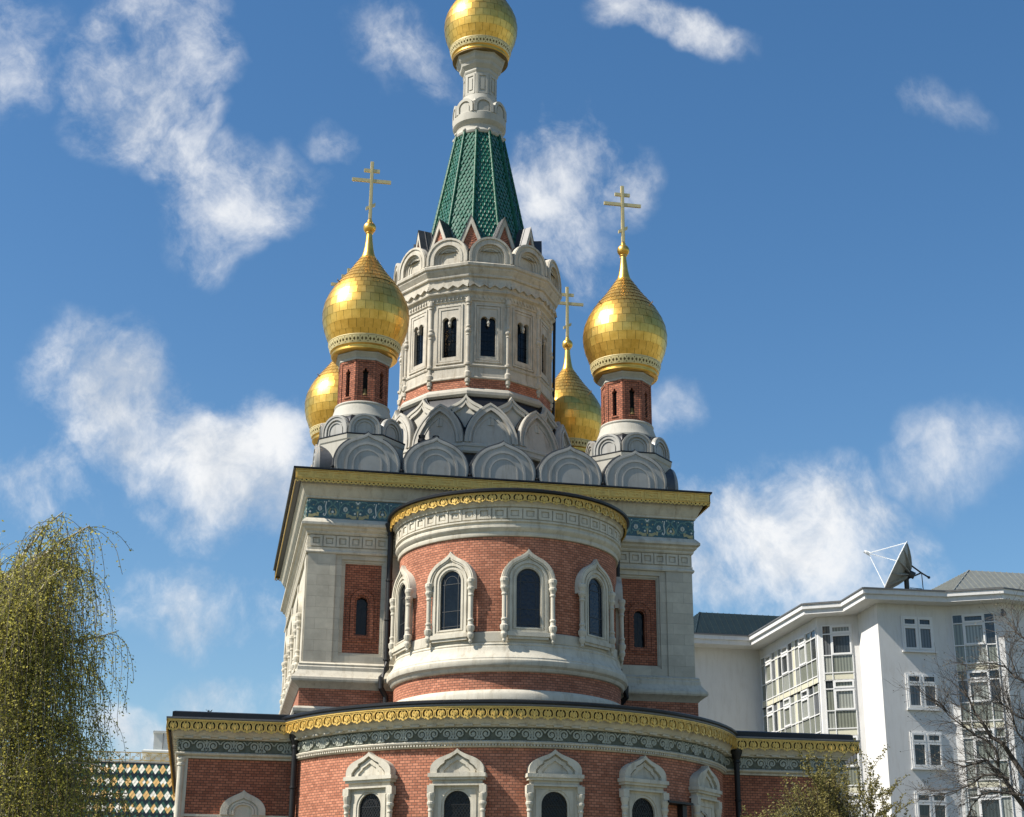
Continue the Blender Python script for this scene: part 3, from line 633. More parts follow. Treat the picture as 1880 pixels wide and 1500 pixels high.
# -- rainwater pipes -----------------------------------------------------------
def hopper(x, y, z0, z1, r=.09):
    global dp
    dp = MB()
    dp.lathe([(r, z0), (r, z1-.5), (r*1.25, z1-.48), (r*1.25, z1-.42), (r*1.1, z1-.38), (r*2.1, z1-.1), (r*2.2, z1)], x, y, 14)
    for k in range(int((z1-z0)/1.6)): dp.lathe([(r, z0+k*1.6), (r*1.25, z0+k*1.6+.02), (r*1.25, z0+k*1.6+.08), (r, z0+k*1.6+.1)], x, y, 14)
for x, y in ((-8.26, -10.86), (8.72, -10.72)): hopper(x, y, 0, 9.95, .11); dp.obj('rainwater_pipe', IRON, CH)
for q in (-1, 1):
    x, y = q*4.72, -8.28
    hopper(x, y, 13.3, 18.9, .115)
    dp.tube([(x, y, 13.3), (x+q*.0, y-.1, 13.0), (x+q*.22, y-.25, 12.6), (x+q*.22, y-.25, 12.2), (x, y-.05, 11.9), (x, y-.05, 10.9)], .115, n=12); dp.obj('rainwater_pipe', IRON, CH)
dp = MB(); dp.tube([(3.60, -.75, 22.0), (3.66, -.75, 26.5), (3.74, -.75, 32.0)], .07, n=8)
dp.obj('rainwater_pipe', IRON, CH)

# -- row of ogee gables round the roof edge ------------------------------------------
kg = MB(); KF = PF((0, -7.80, 20.96), (1, 0, 0), (0, -1, 0))
og = lambda w, t, hc=.62: ogee(w, hc*w/1.36, t, 0, low=28, brk=64, wz=1.20*w/1.36)
kg.ext(KF, og(1.36, 1.98), -.22, 0)
kg.rg(KF, og(1.30, 1.90), og(1.25, 1.82), 0, .04)
for ro, ri, d in ((.93, .83, .05), (.62, .56, .05)):
    kg.rg(KF, archout(ro, .60, .003), archout(ri, .60, .004), 0, d)
kg.ext(KF, archout(.83, .60, .004), -.01, .018); kg.ext(KF, archout(.56, .60, .004), 0, .03)
kg.box(KF, -1.40, 1.40, 0, .44, -1.02, -.2); kg.box(KF, -1.46, 1.46, .36, .47, -1.06, -.21)
GREYP = mat('grey_enamelled_gable', (.335, .325, .295), .38, var=.12, scale=1.3, stain=.7)
G0 = kg.obj('ogee_gable', GREYP, CH)
kb = MB(); kb.ext(KF, offs(og(1.36, 1.98), 1.05, 0, 0), -.95, -.14, back=True); kb.obj('metal_capping', mat('aged_zinc', (.085, .087, .09), .5, .5, var=.25), G0)
for q in (-1,): kc = MB(); kc.lathe([(.09, .02), (.09, .22), (.05, .26), (.05, .36), (.08, .38), (.08, .44), (.001, .46)], q*1.435, -7.78, 10)
kc.v = [(p[0], p[1], p[2]+20.96) for p in kc.v]; kc.obj('gutter_knob', IRON, G0)
first = True
for k in range(4):
    for i in range(5):
        x = (i-2)*2.87; rz = k*pi/2
        L_ = (x*cos(rz), x*sin(rz), 0)
        if first: G0.location = L_; first = False
        else: dup(G0, CH, L_, rz)

# -- central pyramid with two tiers of pointed arches ------------------------------------
def poly(b, prof, n=12, ph=15, m=0): b.lathe(prof, 0, 0, n, ph, m=m)
ti = MB(); poly(ti, [(4.86, 21.3), (4.86, 23.40)], m=1)
poly(ti, [(4.85, 23.30), (5.0, 23.32), (5.05, 23.40), (5.03, 23.50), (4.94, 23.54), (4.94, 23.62), (4.98, 23.66), (4.97, 23.74), (4.86, 23.80), (4.83, 23.86), (4.4, 23.88)])
poly(ti, [(4.42, 23.84), (4.02, 25.7), (3.85, 26.1), (3.6, 26.55)], m=1)
poly(ti, [(3.55, 26.42), (3.72, 26.45), (3.80, 26.55), (3.80, 26.68), (3.72, 26.80), (3.66, 26.86), (3.60, 26.90)])
TI = ti.obj('tower_base', [PLASTER, DARKM], CH)
def tilted(r, z, ph, lean):                          # frame on a facet leaning inwards by `lean` degrees
    p = radians(ph); n = Vector((sin(p), -cos(p), 0)); t = radians(lean)
    return PF((r*sin(p), -r*cos(p), z), (cos(p), sin(p), 0), n*cos(t)+Vector((0, 0, 1))*sin(t), Vector((0, 0, 1))*cos(t)-n*sin(t))
ba = MB(); F0 = tilted(4.66, 23.86, 0, 9)
ba.rg(F0, lens(1.22, 0, 2.06), lens(.93, .004, 1.66), -.25, .05)
ba.rg(F0, lens(1.02, .003, 1.78), lens(.93, .006, 1.66), .05, .10)
ba.rg(F0, lens(1.20, .003, 2.03), lens(1.13, .006, 1.92), .05, .08)
ba.ext(F0, lens(.93, .004, 1.66), -.25, -.03)
ba.rg(F0, lens(.84, .01, 1.5), lens(.76, .02, 1.36), -.03, .0)
B0 = ba.obj('pointed_arch', mat('grey_plaster_arch', (.385, .365, .318), .6, var=.12, scale=1.5, stain=.6), CH)
cpp = MB(); cpp.ext(F0, offs(lens(1.22, 0, 2.06), 1.045, 0, 0), -.9, -.17, back=True); cpp.obj('metal_capping', DARKM, B0)
for k in range(1, 12): dup(B0, CH, (0, 0, 0), radians(30*k))
ua = MB(); F1 = tilted(4.30, 24.75, 15, 11)
ll = lambda w, t: ogee(w, .12, t, 0, brk=62)
ua.rg(F1, ll(1.18, 1.72), ll(.78, 1.22), -.2, .05)
ua.rg(F1, ll(1.16, 1.68), ll(1.02, 1.5), .05, .09)
ua.rg(F1, ll(.9, 1.36), ll(.8, 1.24), .05, .08)
ua.ext(F1, ll(.78, 1.22), -.2, -.03)
U0 = ua.obj('upper_ogee_arch', PLASTER, CH)
cpp = MB(); cpp.ext(F1, offs(ll(1.18, 1.72), 1.05, 0, 0), -.6, -.14, back=True); cpp.obj('metal_capping', DARKM, U0)
for k in range(1, 12): dup(U0, CH, (0, 0, 0), radians(30*k))
for x, y in ((-3.35, -6.6), (-2.75, -6.6)):
    vt = MB(); vt.lathe([(.13, 21.0), (.13, 23.05), (.17, 23.07), (.17, 23.17), (.12, 23.2), (.15, 23.3), (.15, 23.36), (.001, 23.42)], x, y, 12); vt.obj('roof_vent', IRON, CH)

# -- drum -------------------------------------------------------------------------------
AP = cos(radians(15))
dr = MB()
poly(dr, [(3.63, 26.86), (3.63, 27.36)], m=1)
poly(dr, [(3.63, 27.34), (3.70, 27.36), (3.70, 27.42), (3.66, 27.46), (3.63, 27.9), (3.67, 27.94), (3.69, 28.0), (3.67, 28.05), (3.60, 28.08)])
poly(dr, [(3.60, 31.2), (3.66, 31.24), (3.66, 31.30), (3.72, 31.5), (3.78, 31.56), (3.86, 31.60), (3.88, 31.66), (3.84, 31.70), (3.82, 31.72), (3.86, 32.3), (3.95, 32.34), (3.97, 32.40), (3.95, 32.45), (4.06, 32.62), (4.10, 32.68), (4.10, 32.74), (4.18, 32.80), (4.20, 32.92), (4.16, 32.97), (4.0, 32.99)])
for k in range(12):                                   # facets with the twin-headed windows
    fr = tangent(0, 0, 3.60*AP, 30*k); hw = 3.60*sin(radians(15))
    z0, zt = 28.49, 30.30
    op = [(-.35, z0), (.35, z0)]+arcp(.19, zt, .16, 0, 180, 7)+[(.0, zt-.28)]+arcp(-.19, zt, .16, 0, 180, 7)
    dr.ext(fr, rect(-hw, hw, 28.06, 31.24), -.2, 0, holes=[op])
    dr.ext(fr, rect(-.66, .66, 28.16, 31.08), 0, .05, holes=[rect(-.58, .58, 28.24, 31.0)])
    dr.ext(fr, rect(-.55, .55, 28.27, 30.97), 0, .028, holes=[rect(-.44, .44, 28.36, 30.86)])
    for q in (-1, 1):
        dr.ribbon(PF(fr(0, 0, 0), fr.u, fr.n), arcp(q*.19, zt, .185, 0 if q > 0 else 180, 180 if q > 0 else 0, 8), .04, .03)
    B = [dr.add([fr(.07*r_*sin(2*pi*i/8), zt-.34+t, .0+.07*r_*cos(2*pi*i/8)) for i in range(8)]) for r_, t in ((.2, 0), (.8, .05), (.6, .1), (1.1, .16), (1.1, .24), (.7, .3))]
    for j in range(5):
        for i in range(8): dr.face((B[j]+i, B[j]+(i+1) % 8, B[j+1]+(i+1) % 8, B[j+1]+i))
    # little drop dentils and the zigzag course
    f2 = PF(fr(0, 0, 3.69*AP-3.60*AP), fr.u, fr.n)
    for j in range(9):
        c = -.80+.2*j; dr.ext(f2, [(c-.09, 31.46), (c, 31.30), (c+.09, 31.46)], -.08, .03)
    hz = 3.85*sin(radians(15)); f3 = PF(fr(0, 0, (3.835-3.60)*AP), fr.u, fr.n)
    zz = [(-hz+2*hz*j/8, 32.10 if j % 2 else 31.94) for j in range(9)]
    dr.ribbon(f3, zz, .17, .07); dr.ribbon(f3, [(x, z-.12) for x, z in zz], .07, .11)
DR = dr.obj('drum', [WSTONE, BRICK], CH)
pl = MB(); p = radians(15); fr = PF((3.60*sin(p), -3.60*cos(p), 0), (cos(p), sin(p), 0), (sin(p), -cos(p), 0))
B_ = [(.05, 26.98), (.10, 27.02), (.08, 27.1), (.13, 27.16), (.13, 27.3), (.09, 27.34), (.15, 27.42), (.17, 27.62), (.11, 27.7), (.10, 27.95), (.16, 28.0), (.16, 28.1), (.085, 28.14), (.085, 29.45), (.11, 29.5), (.09, 29.56), (.15, 29.66), (.15, 29.74), (.09, 29.82), (.12, 29.88), (.12, 29.94), (.085, 29.98), (.085, 30.95), (.12, 31.0), (.10, 31.06), (.15, 31.14), (.15, 31.34), (.1, 31.38)]
pl.lathe(B_, 3.60*sin(p), -3.60*cos(p), 12)
P0 = pl.obj('corner_colonnette', WSTONE, DR)
for k in range(1, 12): dup(P0, DR, (0, 0, 0), radians(30*k))
wp = MB(); fr = tangent(0, 0, 3.60*AP, 0); wp.ext(fr, rect(-.40, .40, 28.4, 30.6), -.25, -.17)
for x in (-.16, 0, .16): wp.box(fr, x-.01, x+.01, 28.49, 30.4, -.17, -.15)
for z in (28.85, 29.3, 29.75): wp.box(fr, -.35, .35, z-.01, z+.01, -.17, -.15)
W0 = wp.obj('window_pane', [GLASS], DR)
for k in range(1, 12): dup(W0, DR, (0, 0, 0), radians(30*k))
ra = MB(); fr = tangent(0, 0, 4.10*AP, 0); z0 = 32.99
ra.rg(fr, archout(1.04, z0+.30, z0), archout(.66, z0+.30, z0+.001), -.3, .03)
ra.rg(fr, archout(1.02, z0+.30, z0+.002), archout(.92, z0+.30, z0+.003), .03, .08)
ra.rg(fr, archout(.78, z0+.30, z0+.002), archout(.66, z0+.30, z0+.003), .03, .06)
for r1, r2, d in ((.66, .56, -.06), (.56, .44, -.11), (.44, .30, -.15)): ra.rg(fr, archout(r1, z0+.30, z0), archout(r2, z0+.30, z0+.001), -.3, d)
ra.ext(fr, archout(.30, z0+.30, z0), -.3, -.18)
R0 = ra.obj('round_arch_gable', WSTONE, CH)
cc = MB(); cc.ext(fr, archout(1.09, z0+.30, z0), -.95, -.24, back=True); cc.obj('metal_capping', DARKM, R0)
for k in range(1, 12): dup(R0, CH, (0, 0, 0), radians(30*k))
pg = MB(); p = radians(15); rg = 3.12
fr = PF((rg*sin(p), -rg*cos(p), 0), (cos(p), sin(p), 0), (sin(p), -cos(p), 0))
tri = lambda w, zb, zt: [(-w, zb), (w, zb), (0, zt)]
pg.rg(fr, tri(.80, 33.7, 35.88), tri(.62, 33.7, 35.42), -.12, .05)
pg.ext(fr, tri(.62, 33.70, 35.42), -.12, -.04, m=1)
f4 = PF(fr(0, 0, -.04), fr.u, fr.n)
for j in range(12):
    z = 33.9+.13*j; w_ = .60*(35.42-z)/1.72
    for q in (-1, 1):
        if w_ > .08: pg.ribbon(f4, [(q*.02, z-.06), (q*w_*.95, z-.06+w_*.55 if z+w_*.5 < 35.2-w_ else z)], .035, .012, 2)
PG = pg.obj('pointed_gable', [WSTONE, BRICK, DBRICK], CH)
rp = MB()
ridge0, ridge1 = fr(0, 35.92, .07), fr(0, 35.92, -1.3)
for q in (-1, 1):
    a, b_ = fr(q*.84, 33.7, .07), fr(q*.84, 33.7, -1.3)
    rp.quad(ridge0, a, b_, ridge1); rp.quad(fr(0, 35.88, .07), fr(q*.80, 33.7, .07), a, ridge0)
    for t in (.25, .5, .75): rp.tube([ridge0.lerp(ridge1, t), a.lerp(b_, t)], .02, n=4)
rp.obj('gable_roof', mat('dark_zinc', (.06, .06, .062), .45, .4, var=.25), PG)
for k in range(1, 12): dup(PG, CH, (0, 0, 0), radians(30*k))
# -- green tiled spire ---------------------------------------------------------------------
sp = MB(); RS = lambda z: 2.302-(z-36.28)*(2.302-1.238)/(41.6-36.28)
poly(sp, [(4.05, 33.6), (3.2, 34.0), (RS(34.1), 34.1)], m=1)
poly(sp, [(RS(33.9)-.05, 33.9), (RS(41.6)-.05, 41.6)], m=0)
rows = 34
for k in range(12):
    for j in range(rows):
        z = 34.0+j*(41.55-34.0)/rows; dz = (41.55-34.0)/rows
        hw = RS(z)*sin(radians(15)); fr = tangent(0, 0, RS(z)*AP-.05, 30*k)
        w = .195; n = int(2*hw/w)+2
        for i in range(-n//2-1, n//2+2):
            c = (i+(.5 if j % 2 else 0))*w
            if abs(c) > hw-.02: continue
            tl = .055+random.uniform(-.012, .018)
            sl_ = (RS(z)-RS(z+dz*1.6))*AP
            pts = [fr(c-w*.47, z+dz*.5, tl-.01), fr(c-w*.25, z+.02, tl), fr(c, z-.05, tl+.004), fr(c+w*.25, z+.02, tl), fr(c+w*.47, z+dz*.5, tl-.01), fr(c+w*.47, z+dz*1.6, -sl_+.012), fr(c-w*.47, z+dz*1.6, -sl_+.012)]
            q = sp.add(pts); sp.face(range(q, q+7), 0)
SP = sp.obj('spire_roof', [GREEN, DARKM], CH, smooth=False)
rr = MB(); p = radians(15); K = 26
for j in range(K):
    za, zb = 34.05+j*(41.62-34.05)/K, 34.05+(j+1)*(41.62-34.05)/K
    A0 = Vector((RS(za)*sin(p), -RS(za)*cos(p), za)); A1 = Vector((RS(zb)*sin(p), -RS(zb)*cos(p), zb+.03))
    rr.tube([A0, A1], [.085, .07], n=10)
R1 = rr.obj('ridge_roll', mat('green_ridge_tile', (.010, .085, .046), .48, var=.4, scale=5, spec=.3), SP, ang=50)
for k in range(1, 12): dup(R1, SP, (0, 0, 0), radians(30*k))
# -- neck under the top dome --------------------------------------------------------------
nk = MB()
nk.lathe([(1.22, 41.45), (1.27, 41.5), (1.30, 41.6), (1.25, 41.72), (1.18, 41.78), (1.16, 41.9), (1.18, 42.0), (1.28, 42.1), (1.35, 42.2), (1.36, 42.4), (1.36, 42.62), (1.32, 42.66), (1.1, 42.68)], 0, 0, 48)
for k in range(12):
    p = radians(15+30*k); nk.sphere((1.26*sin(p), -1.26*cos(p), 41.66), .11, n=6)
P8 = lambda prof: nk.lathe(prof, 0, 0, 8, 22.5)
P8([(1.05, 43.4), (.86, 43.85), (.86, 45.2), (.90, 45.25), (.92, 45.32), (.90, 45.42), (.98, 45.5), (1.08, 45.62), (1.10, 45.74), (1.12, 45.80), (1.22, 45.9), (1.26, 45.98), (1.26, 46.1), (1.34, 46.2), (1.34, 46.3), (1.0, 46.35)])
for k in range(8):
    fr = tangent(0, 0, .86*cos(pi/8), 45*k)
    nk.ext(fr, rect(-.26, .26, 43.95, 45.12), 0, .04, holes=[rect(-.17, .17, 44.06, 45.0)]); nk.ext(fr, rect(-.10, .10, 44.2, 44.86), 0, .035)
    f5 = tangent(0, 0, 1.27, 45*k)
    nk.rg(f5, archout(.50, 42.95, 42.62), archout(.34, 42.95, 42.621), -.25, .05); nk.ext(f5, archout(.34, 42.95, 42.62), -.25, -.02); nk.ext(f5, archout(.26, 42.93, 42.62), -.02, .02)
nk.lathe([(1.15, 43.05), (1.0, 43.35), (.9, 43.9)], 0, 0, 32)
NK = nk.obj('spire_neck', PLASTER, CH)

# -- onion dome, gilded tile by tile --------------------------------------------------------
DPROF = [(1.50, .50), (1.60, .76), (1.70, 1.02), (1.80, 1.30), (1.875, 1.62), (1.908, 1.95), (1.90, 2.15), (1.865, 2.40), (1.79, 2.66), (1.68, 2.92), (1.53, 3.20), (1.35, 3.47), (1.18, 3.70), (1.02, 3.90), (.85, 4.12), (.70, 4.34), (.52, 4.62), (.40, 4.80), (.325, 4.92)]
def dome(parent):
    b = MB(); b.lathe([(r-.02, z) for r, z in DPROF], n=64, m=1)
    # resample by arc length
    Ls = [0]
    for i in range(1, len(DPROF)): Ls.append(Ls[-1]+hypot(DPROF[i][0]-DPROF[i-1][0], DPROF[i][1]-DPROF[i-1][1]))
    def at(l):
        for i in range(1, len(Ls)):
            if l <= Ls[i]+1e-9:
                t = (l-Ls[i-1])/(Ls[i]-Ls[i-1]); return (DPROF[i-1][0]+(DPROF[i][0]-DPROF[i-1][0])*t, DPROF[i-1][1]+(DPROF[i][1]-DPROF[i-1][1])*t)
        return DPROF[-1]
    edges = [0]
    while edges[-1] < Ls[-1]-.05: edges.append(edges[-1]+(.40 if edges[-1] < 2.2 else .30 if edges[-1] < 3.6 else .25))
    R = len(edges)-1
    for j in range(R):
        l0, l1 = Ls[-1]*edges[j]/edges[-1], Ls[-1]*edges[j+1]/edges[-1]
        nseg = 30 if j < 6 else 36 if j < 10 else 28 if j < 13 else 20
        for i in range(nseg):
            a0 = 2*pi*(i+(.5 if j % 2 else 0))/nseg; a1 = a0+2*pi/nseg*(1-.014/(2*pi*max(.5, at(l0)[0])/nseg))
            tb = random.uniform(.009, .0105)+(.016 if j > 7 else 0); sk = random.uniform(-.0010, .0010); tt = random.uniform(0, .003)
            (ra_, za), (rb_, zb) = at(l0), at(l1+.01); rm, zm = at((l0+l1)/2)
            rowsp = []
            for (r, z, dd) in ((ra_, za, tb), (rm, zm, tb*.55), (rb_, zb, tt)):
                rowsp.append([((r+dd+sk*(q-1))*sin(a0+(a1-a0)*q/2), -(r+dd+sk*(q-1))*cos(a0+(a1-a0)*q/2), z) for q in range(3)])
            s0 = b.add(rowsp[0]+rowsp[1]+rowsp[2])
            for y in range(2):
                for x in range(2): b.face((s0+y*3+x, s0+y*3+x+1, s0+y*3+x+4, s0+y*3+x+3))
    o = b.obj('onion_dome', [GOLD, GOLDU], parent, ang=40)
    f = MB(); f.lathe([(.36, 4.86), (.36, 4.90), (.32, 4.93), (.25, 5.15), (.20, 5.42), (.165, 5.7), (.14, 5.95), (.13, 6.1), (.17, 6.12), (.17, 6.16), (.12, 6.18)], n=24); f.sphere((0, 0, 6.40), .285); f.lathe([(.12, 6.66), (.12, 6.74), (.07, 6.82), (.07, 6.9)], n=12)
    f.obj('finial_ball', GOLD, parent)
    return o
def collar(parent):
    b = MB(); b.lathe([(1.2, -.02), (1.40, 0), (1.45, .05), (1.45, .10), (1.42, .13), (1.42, .2), (1.46, .24), (1.48, .26)], n=64, m=2)
    b.lathe([(1.47, .26), (1.565, .58)], n=64, m=1); b.lathe([(1.565, .58), (1.60, .60), (1.60, .64), (1.5, .66)], n=64)
    fr = CF(0, 0, 1.52); n = 36
    class TF:
        def __call__(s, a, h, d=0): p_ = a/1.52; r = 1.475+(h-.26)*.3+d; return Vector((r*sin(p_), -r*cos(p_), h))
    t = TF(); n = 28
    for i in range(n):
        c = 2*pi*1.52*i/n; w = 2*pi*1.52/n
        b.ext(t, rect(c-w/2, c+w/2, .26, .58), .0, .025, holes=[[(c-w*.30, .34), (c-w*.08, .42), (c-w*.30, .50), (c-w*.42, .42)], [(c+w*.30, .34), (c+w*.42, .42), (c+w*.30, .50), (c+w*.08, .42)], [(c-.03, .30), (c+.03, .30), (c, .37)], [(c-.03, .545), (c, .47), (c+.03, .545)]])
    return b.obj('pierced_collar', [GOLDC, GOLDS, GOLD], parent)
GOLDC = mat('pale_gilding', (.66, .54, .27), .42, .25, var=.12, scale=5)
def cross(parent):
    b = MB(); f = PF((0, 0, 6.8-.0), (1, 0, 0), (0, -1, 0))
    z = 6.8
    b.box(f, -.075, .075, 0, 2.94, -.06, .06); b.box(f, -.36, .36, 2.41, 2.56, -.055, .055); b.box(f, -.885, .885, 1.90, 2.05, -.055, .055)
    b.ext(f, [(-.215, .48), (-.215, .62), (.215, .86), (.215, .72)], -.055, .055, back=True)
    b.box(f, -.045, .045, .05, 2.9, .06, .075)
    return b.obj('orthodox_cross', GOLDC, parent)
TD = MB(); TD.lathe([(1.0, -.1), (1.44, -.06), (1.44, -.01), (1.2, 0)], n=48); 
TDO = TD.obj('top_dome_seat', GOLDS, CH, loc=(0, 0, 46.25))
dome(TDO); collar(TDO); cross(TDO)
# -- corner turrets: brick lantern > dome, collar, cross, cone, arches, plinth --------------------------------
tz = 26.89
tu = MB(); AP8 = cos(pi/8)
for k in range(8):
    fr = tangent(0, 0, 1.105*AP8, 45*k); hw = 1.105*sin(pi/8)
    z0 = 24.86-tz; zt = 26.0-tz
    op = [(-.10, z0), (.10, z0), (.10, zt-.12), (.13, zt-.08), (.13, zt), (.06, zt+.03), (.05, zt+.1), (0, zt+.17), (-.05, zt+.1), (-.06, zt+.03), (-.13, zt), (-.13, zt-.08), (-.10, zt-.12)]
    tu.ext(fr, rect(-hw, hw, 24.5-tz, 26.56-tz), -.16, 0, holes=[op])
    for q in (-1, 1): tu.ext(fr, rect(*sorted((q*hw, q*(hw-.10))), 24.5-tz, 26.56-tz), 0, .03)
    tu.box(fr, -hw+.1, hw-.1, 26.40-tz, 26.50-tz, 0, .03); tu.box(fr, -.16, .16, z0-.07, z0, 0, .04)
tu.lathe([(.86, 24.5-tz), (.86, 26.5-tz)], n=8, ph=22.5, m=1)  # dark core painted for the unlit inside of the lantern
T0 = tu.obj('corner_turret', [DBRICK, DSHADE], CH)
dome(T0); collar(T0); cross(T0)
cn = MB()
cn.lathe([(1.10, 26.50-tz), (1.16, 26.52-tz), (1.16, 26.58-tz), (1.13, 26.62-tz), (1.20, 26.72-tz), (1.28, 26.78-tz), (1.28, 26.86-tz), (1.1, 26.88-tz)], n=8, ph=22.5)
cn.obj('octagonal_cornice', PLASTER, T0)
ck = MB(); ck.lathe([(1.05, 24.62-tz), (1.17, 24.60-tz), (1.20, 24.54-tz), (1.17, 24.47-tz), (1.20, 24.40-tz), (1.26, 24.2-tz), (1.33, 24.02-tz), (1.37, 23.94-tz), (1.37, 23.86-tz), (1.30, 23.82-tz)], n=48); ck.obj('flared_skirt', PLASTER, T0)
sk_ = MB(); sk_.lathe([(1.32, 23.95-tz), (1.52, 23.78-tz), (1.66, 23.5-tz), (1.72, 22.95-tz)], n=8, ph=22.5); sk_.lathe([(1.92, 22.86-tz), (1.98, 22.88-tz), (1.98, 22.92-tz), (1.7, 22.96-tz)], n=8, ph=22.5); sk_.obj('turret_roof', DARKM, T0)
oc = MB(); oc.lathe([(1.90, 20.9-tz), (1.90, 22.62-tz), (1.94, 22.68-tz), (1.96, 22.86-tz), (1.7, 22.87-tz)], n=8, ph=22.5); oc.obj('octagonal_plinth', PLASTER, T0)
ar = MB(); cp = MB()
for k in range(8):
    fr = tangent(0, 0, 1.84*AP8, 45*k); z0 = 22.95-tz
    ar.rg(fr, archout(.685, z0+.20, z0), archout(.46, z0+.20, z0+.001), -.2, .02); ar.rg(fr, archout(.67, z0+.20, z0+.001), archout(.59, z0+.2, z0+.002), .02, .055)
    ar.ext(fr, archout(.46, z0+.20, z0), -.2, -.05); ar.rg(fr, archout(.38, z0+.20, z0+.001), archout(.33, z0+.2, z0+.002), -.05, -.01)
    cp.ext(fr, archout(.725, z0+.20, z0), -.55, -.15, back=True)
ar.obj('arch_ring', GREYP, T0); cp.obj('metal_capping', DARKM, T0)
bl = MB(); bl.lathe([(.001, .34), (.05, .33), (.09, .28), (.11, .15), (.15, .02), (.17, 0), (.1, .01)], 0, -.90, 14); bl.v = [(p[0], p[1], p[2]+24.9-tz) for p in bl.v]; bl.obj('bell', GOLDS, T0)
for a in (38, -60): 
    hk = MB(); q = radians(a); hk.tube([(1.45*sin(q), -1.45*cos(q), 3.30), (1.60*sin(q), -1.60*cos(q), 3.36), (1.57*sin(q), -1.57*cos(q), 3.42)], .022, n=6); hk.obj('roof_hook', GOLDS, T0)
tt_ = 5.884
T0.location = (-tt_, -tt_, tz)
for x, y in ((tt_, -tt_), (tt_, tt_), (-tt_, tt_)): dup(T0, CH, (x, y, tz))

# ------------------------------------------------------------------ weed growing on the chapel roof
wd = MB()
for i in range(14):
    a = random.uniform(0, 6.28); h = random.uniform(.1, .34)
    top = Vector((.08*cos(a), .08*sin(a), h)); wd.tube([(0, 0, 0), top*.6, top], [.012, .008, .004], n=4)
    for j in range(4):
        q = top*(.5+.14*j); e = Vector((cos(a+j*2), sin(a+j*2), .5))*.09; s_ = Vector((-e.y, e.x, 0))*.3
        wd.quad(q, q+e*.5+s_, q+e, q+e*.5-s_, 1)
LEAFD = mat('dull_green_leaf', (.06, .075, .03), .6, var=.4, scale=9)
o = wd.obj('roof_weed', [mat('weed_stem', (.08, .07, .04), .8), LEAFD], loc=(-11.45, -7.9, 10.86)); o['label'] = 'small weed sprouting on the dark roof of the left side chapel'; o['category'] = 'plant'

# ------------------------------------------------------------------ white office building, right
WB = thing('apartment_building', 'white modern building with zigzag facade and large glazed bays right of the church', 'building', (0, 0, 0))
WHITE = mat('white_render', (.62, .615, .60), .85, var=.04, scale=.6, stain=.3, bump=.12, bscale=40)
WPAINT = mat('white_window_frame', (.66, .66, .65), .4, var=.02)
SPAN = mat('cream_spandrel', (.54, .52, .40), .5, var=.05)
WPL = [(6, 30.3), (24.55, 30.3), (24.5, 19.7), (26.65, 18.5), (26.55, 15.4), (30.75, 15.25), (33.55, 13.7), (48, 17.5), (48, 46), (6, 46)]
EAVE = [(6, 28.9), (23.45, 28.9), (23.5, 19.15), (25.5, 17.95), (25.42, 14.4), (30.35, 14.2), (33.2, 12.7), (49, 16.6), (49, 47), (6, 47)]
ws = MB(); ws.sweep(WPL, [(0, 0), (0, 22.42)]); ws.obj('wall', WHITE, WB)
ev = MB()
def flat(b, path, z, m=0):
    tr = tessellate_polygon([[Vector((x, y, 0)) for x, y in path]]); i0 = b.add([(x, y, z) for x, y in path])
    for t in tr: b.face([i0+i for i in t], m)
flat(ev, EAVE, 22.40); ev.sweep(EAVE, [(0, 22.40), (0, 22.66), (.14, 22.70), (.14, 22.96)]); ev.sweep(EAVE, [(.14, 22.96), (.20, 22.96), (.20, 23.04), (-.3, 23.12)], 1); flat(ev, EAVE, 23.10, 1)
ev.obj('eaves', [WHITE, SHEET], WB)
DGM = mat('dark_green_standing_seam', (.018, .032, .034), .45, .4, var=.2); GRM = mat('grey_standing_seam', (.20, .21, .19), .5, .3, var=.12)
def hip(name, x0, x1, y0, y1, z0, z1, ix, iy, m):
    b = MB(); B = [(x0, y0, z0), (x1, y0, z0), (x1, y1, z0), (x0, y1, z0)]; ym = (y0+y1)/2
    Tl = [(x0+ix, y0+iy, z1), (x1-ix, y0+iy, z1), (x1-ix, y1-iy, z1), (x0+ix, y1-iy, z1)]
    B = [Vector(p) for p in B]; Tl = [Vector(p) for p in Tl]
    for i in range(4):
        j = (i+1) % 4; b.quad(B[i], B[j], Tl[j], Tl[i])
        Ln = (B[j]-B[i]).length; n = int(Ln/.42); d = (B[j]-B[i]).normalized(); inw = Vector((-d.y, d.x, 0)); run = (Tl[i]-B[i]).dot(inw)
        o0 = (Tl[i]-B[i]).dot(d); o1 = (B[j]-Tl[j]).dot(d)
        for k in range(1, n):
            s = Ln*k/n; f = min(1, s/max(o0, .01), (Ln-s)/max(o1, .01)); p = B[i]+d*s; q = p+inw*run*f; q.z = z0+(z1-z0)*f
            b.tube([p+Vector((0, 0, .02)), q+Vector((0, 0, .02))], .028, n=4)
        b.tube([B[i], Tl[i]], .05, n=6)
    b.quad(*Tl); return b.obj(name, m, WB, smooth=False)
hip('hipped_roof', 20.9, 34, 33.6, 43, 23.1, 26.3, 1.6, 3.2, DGM)
hip('pavilion_roof', 32.0, 46.5, 18.2, 32, 23.1, 26.6, 4.2, 4.2, GRM)
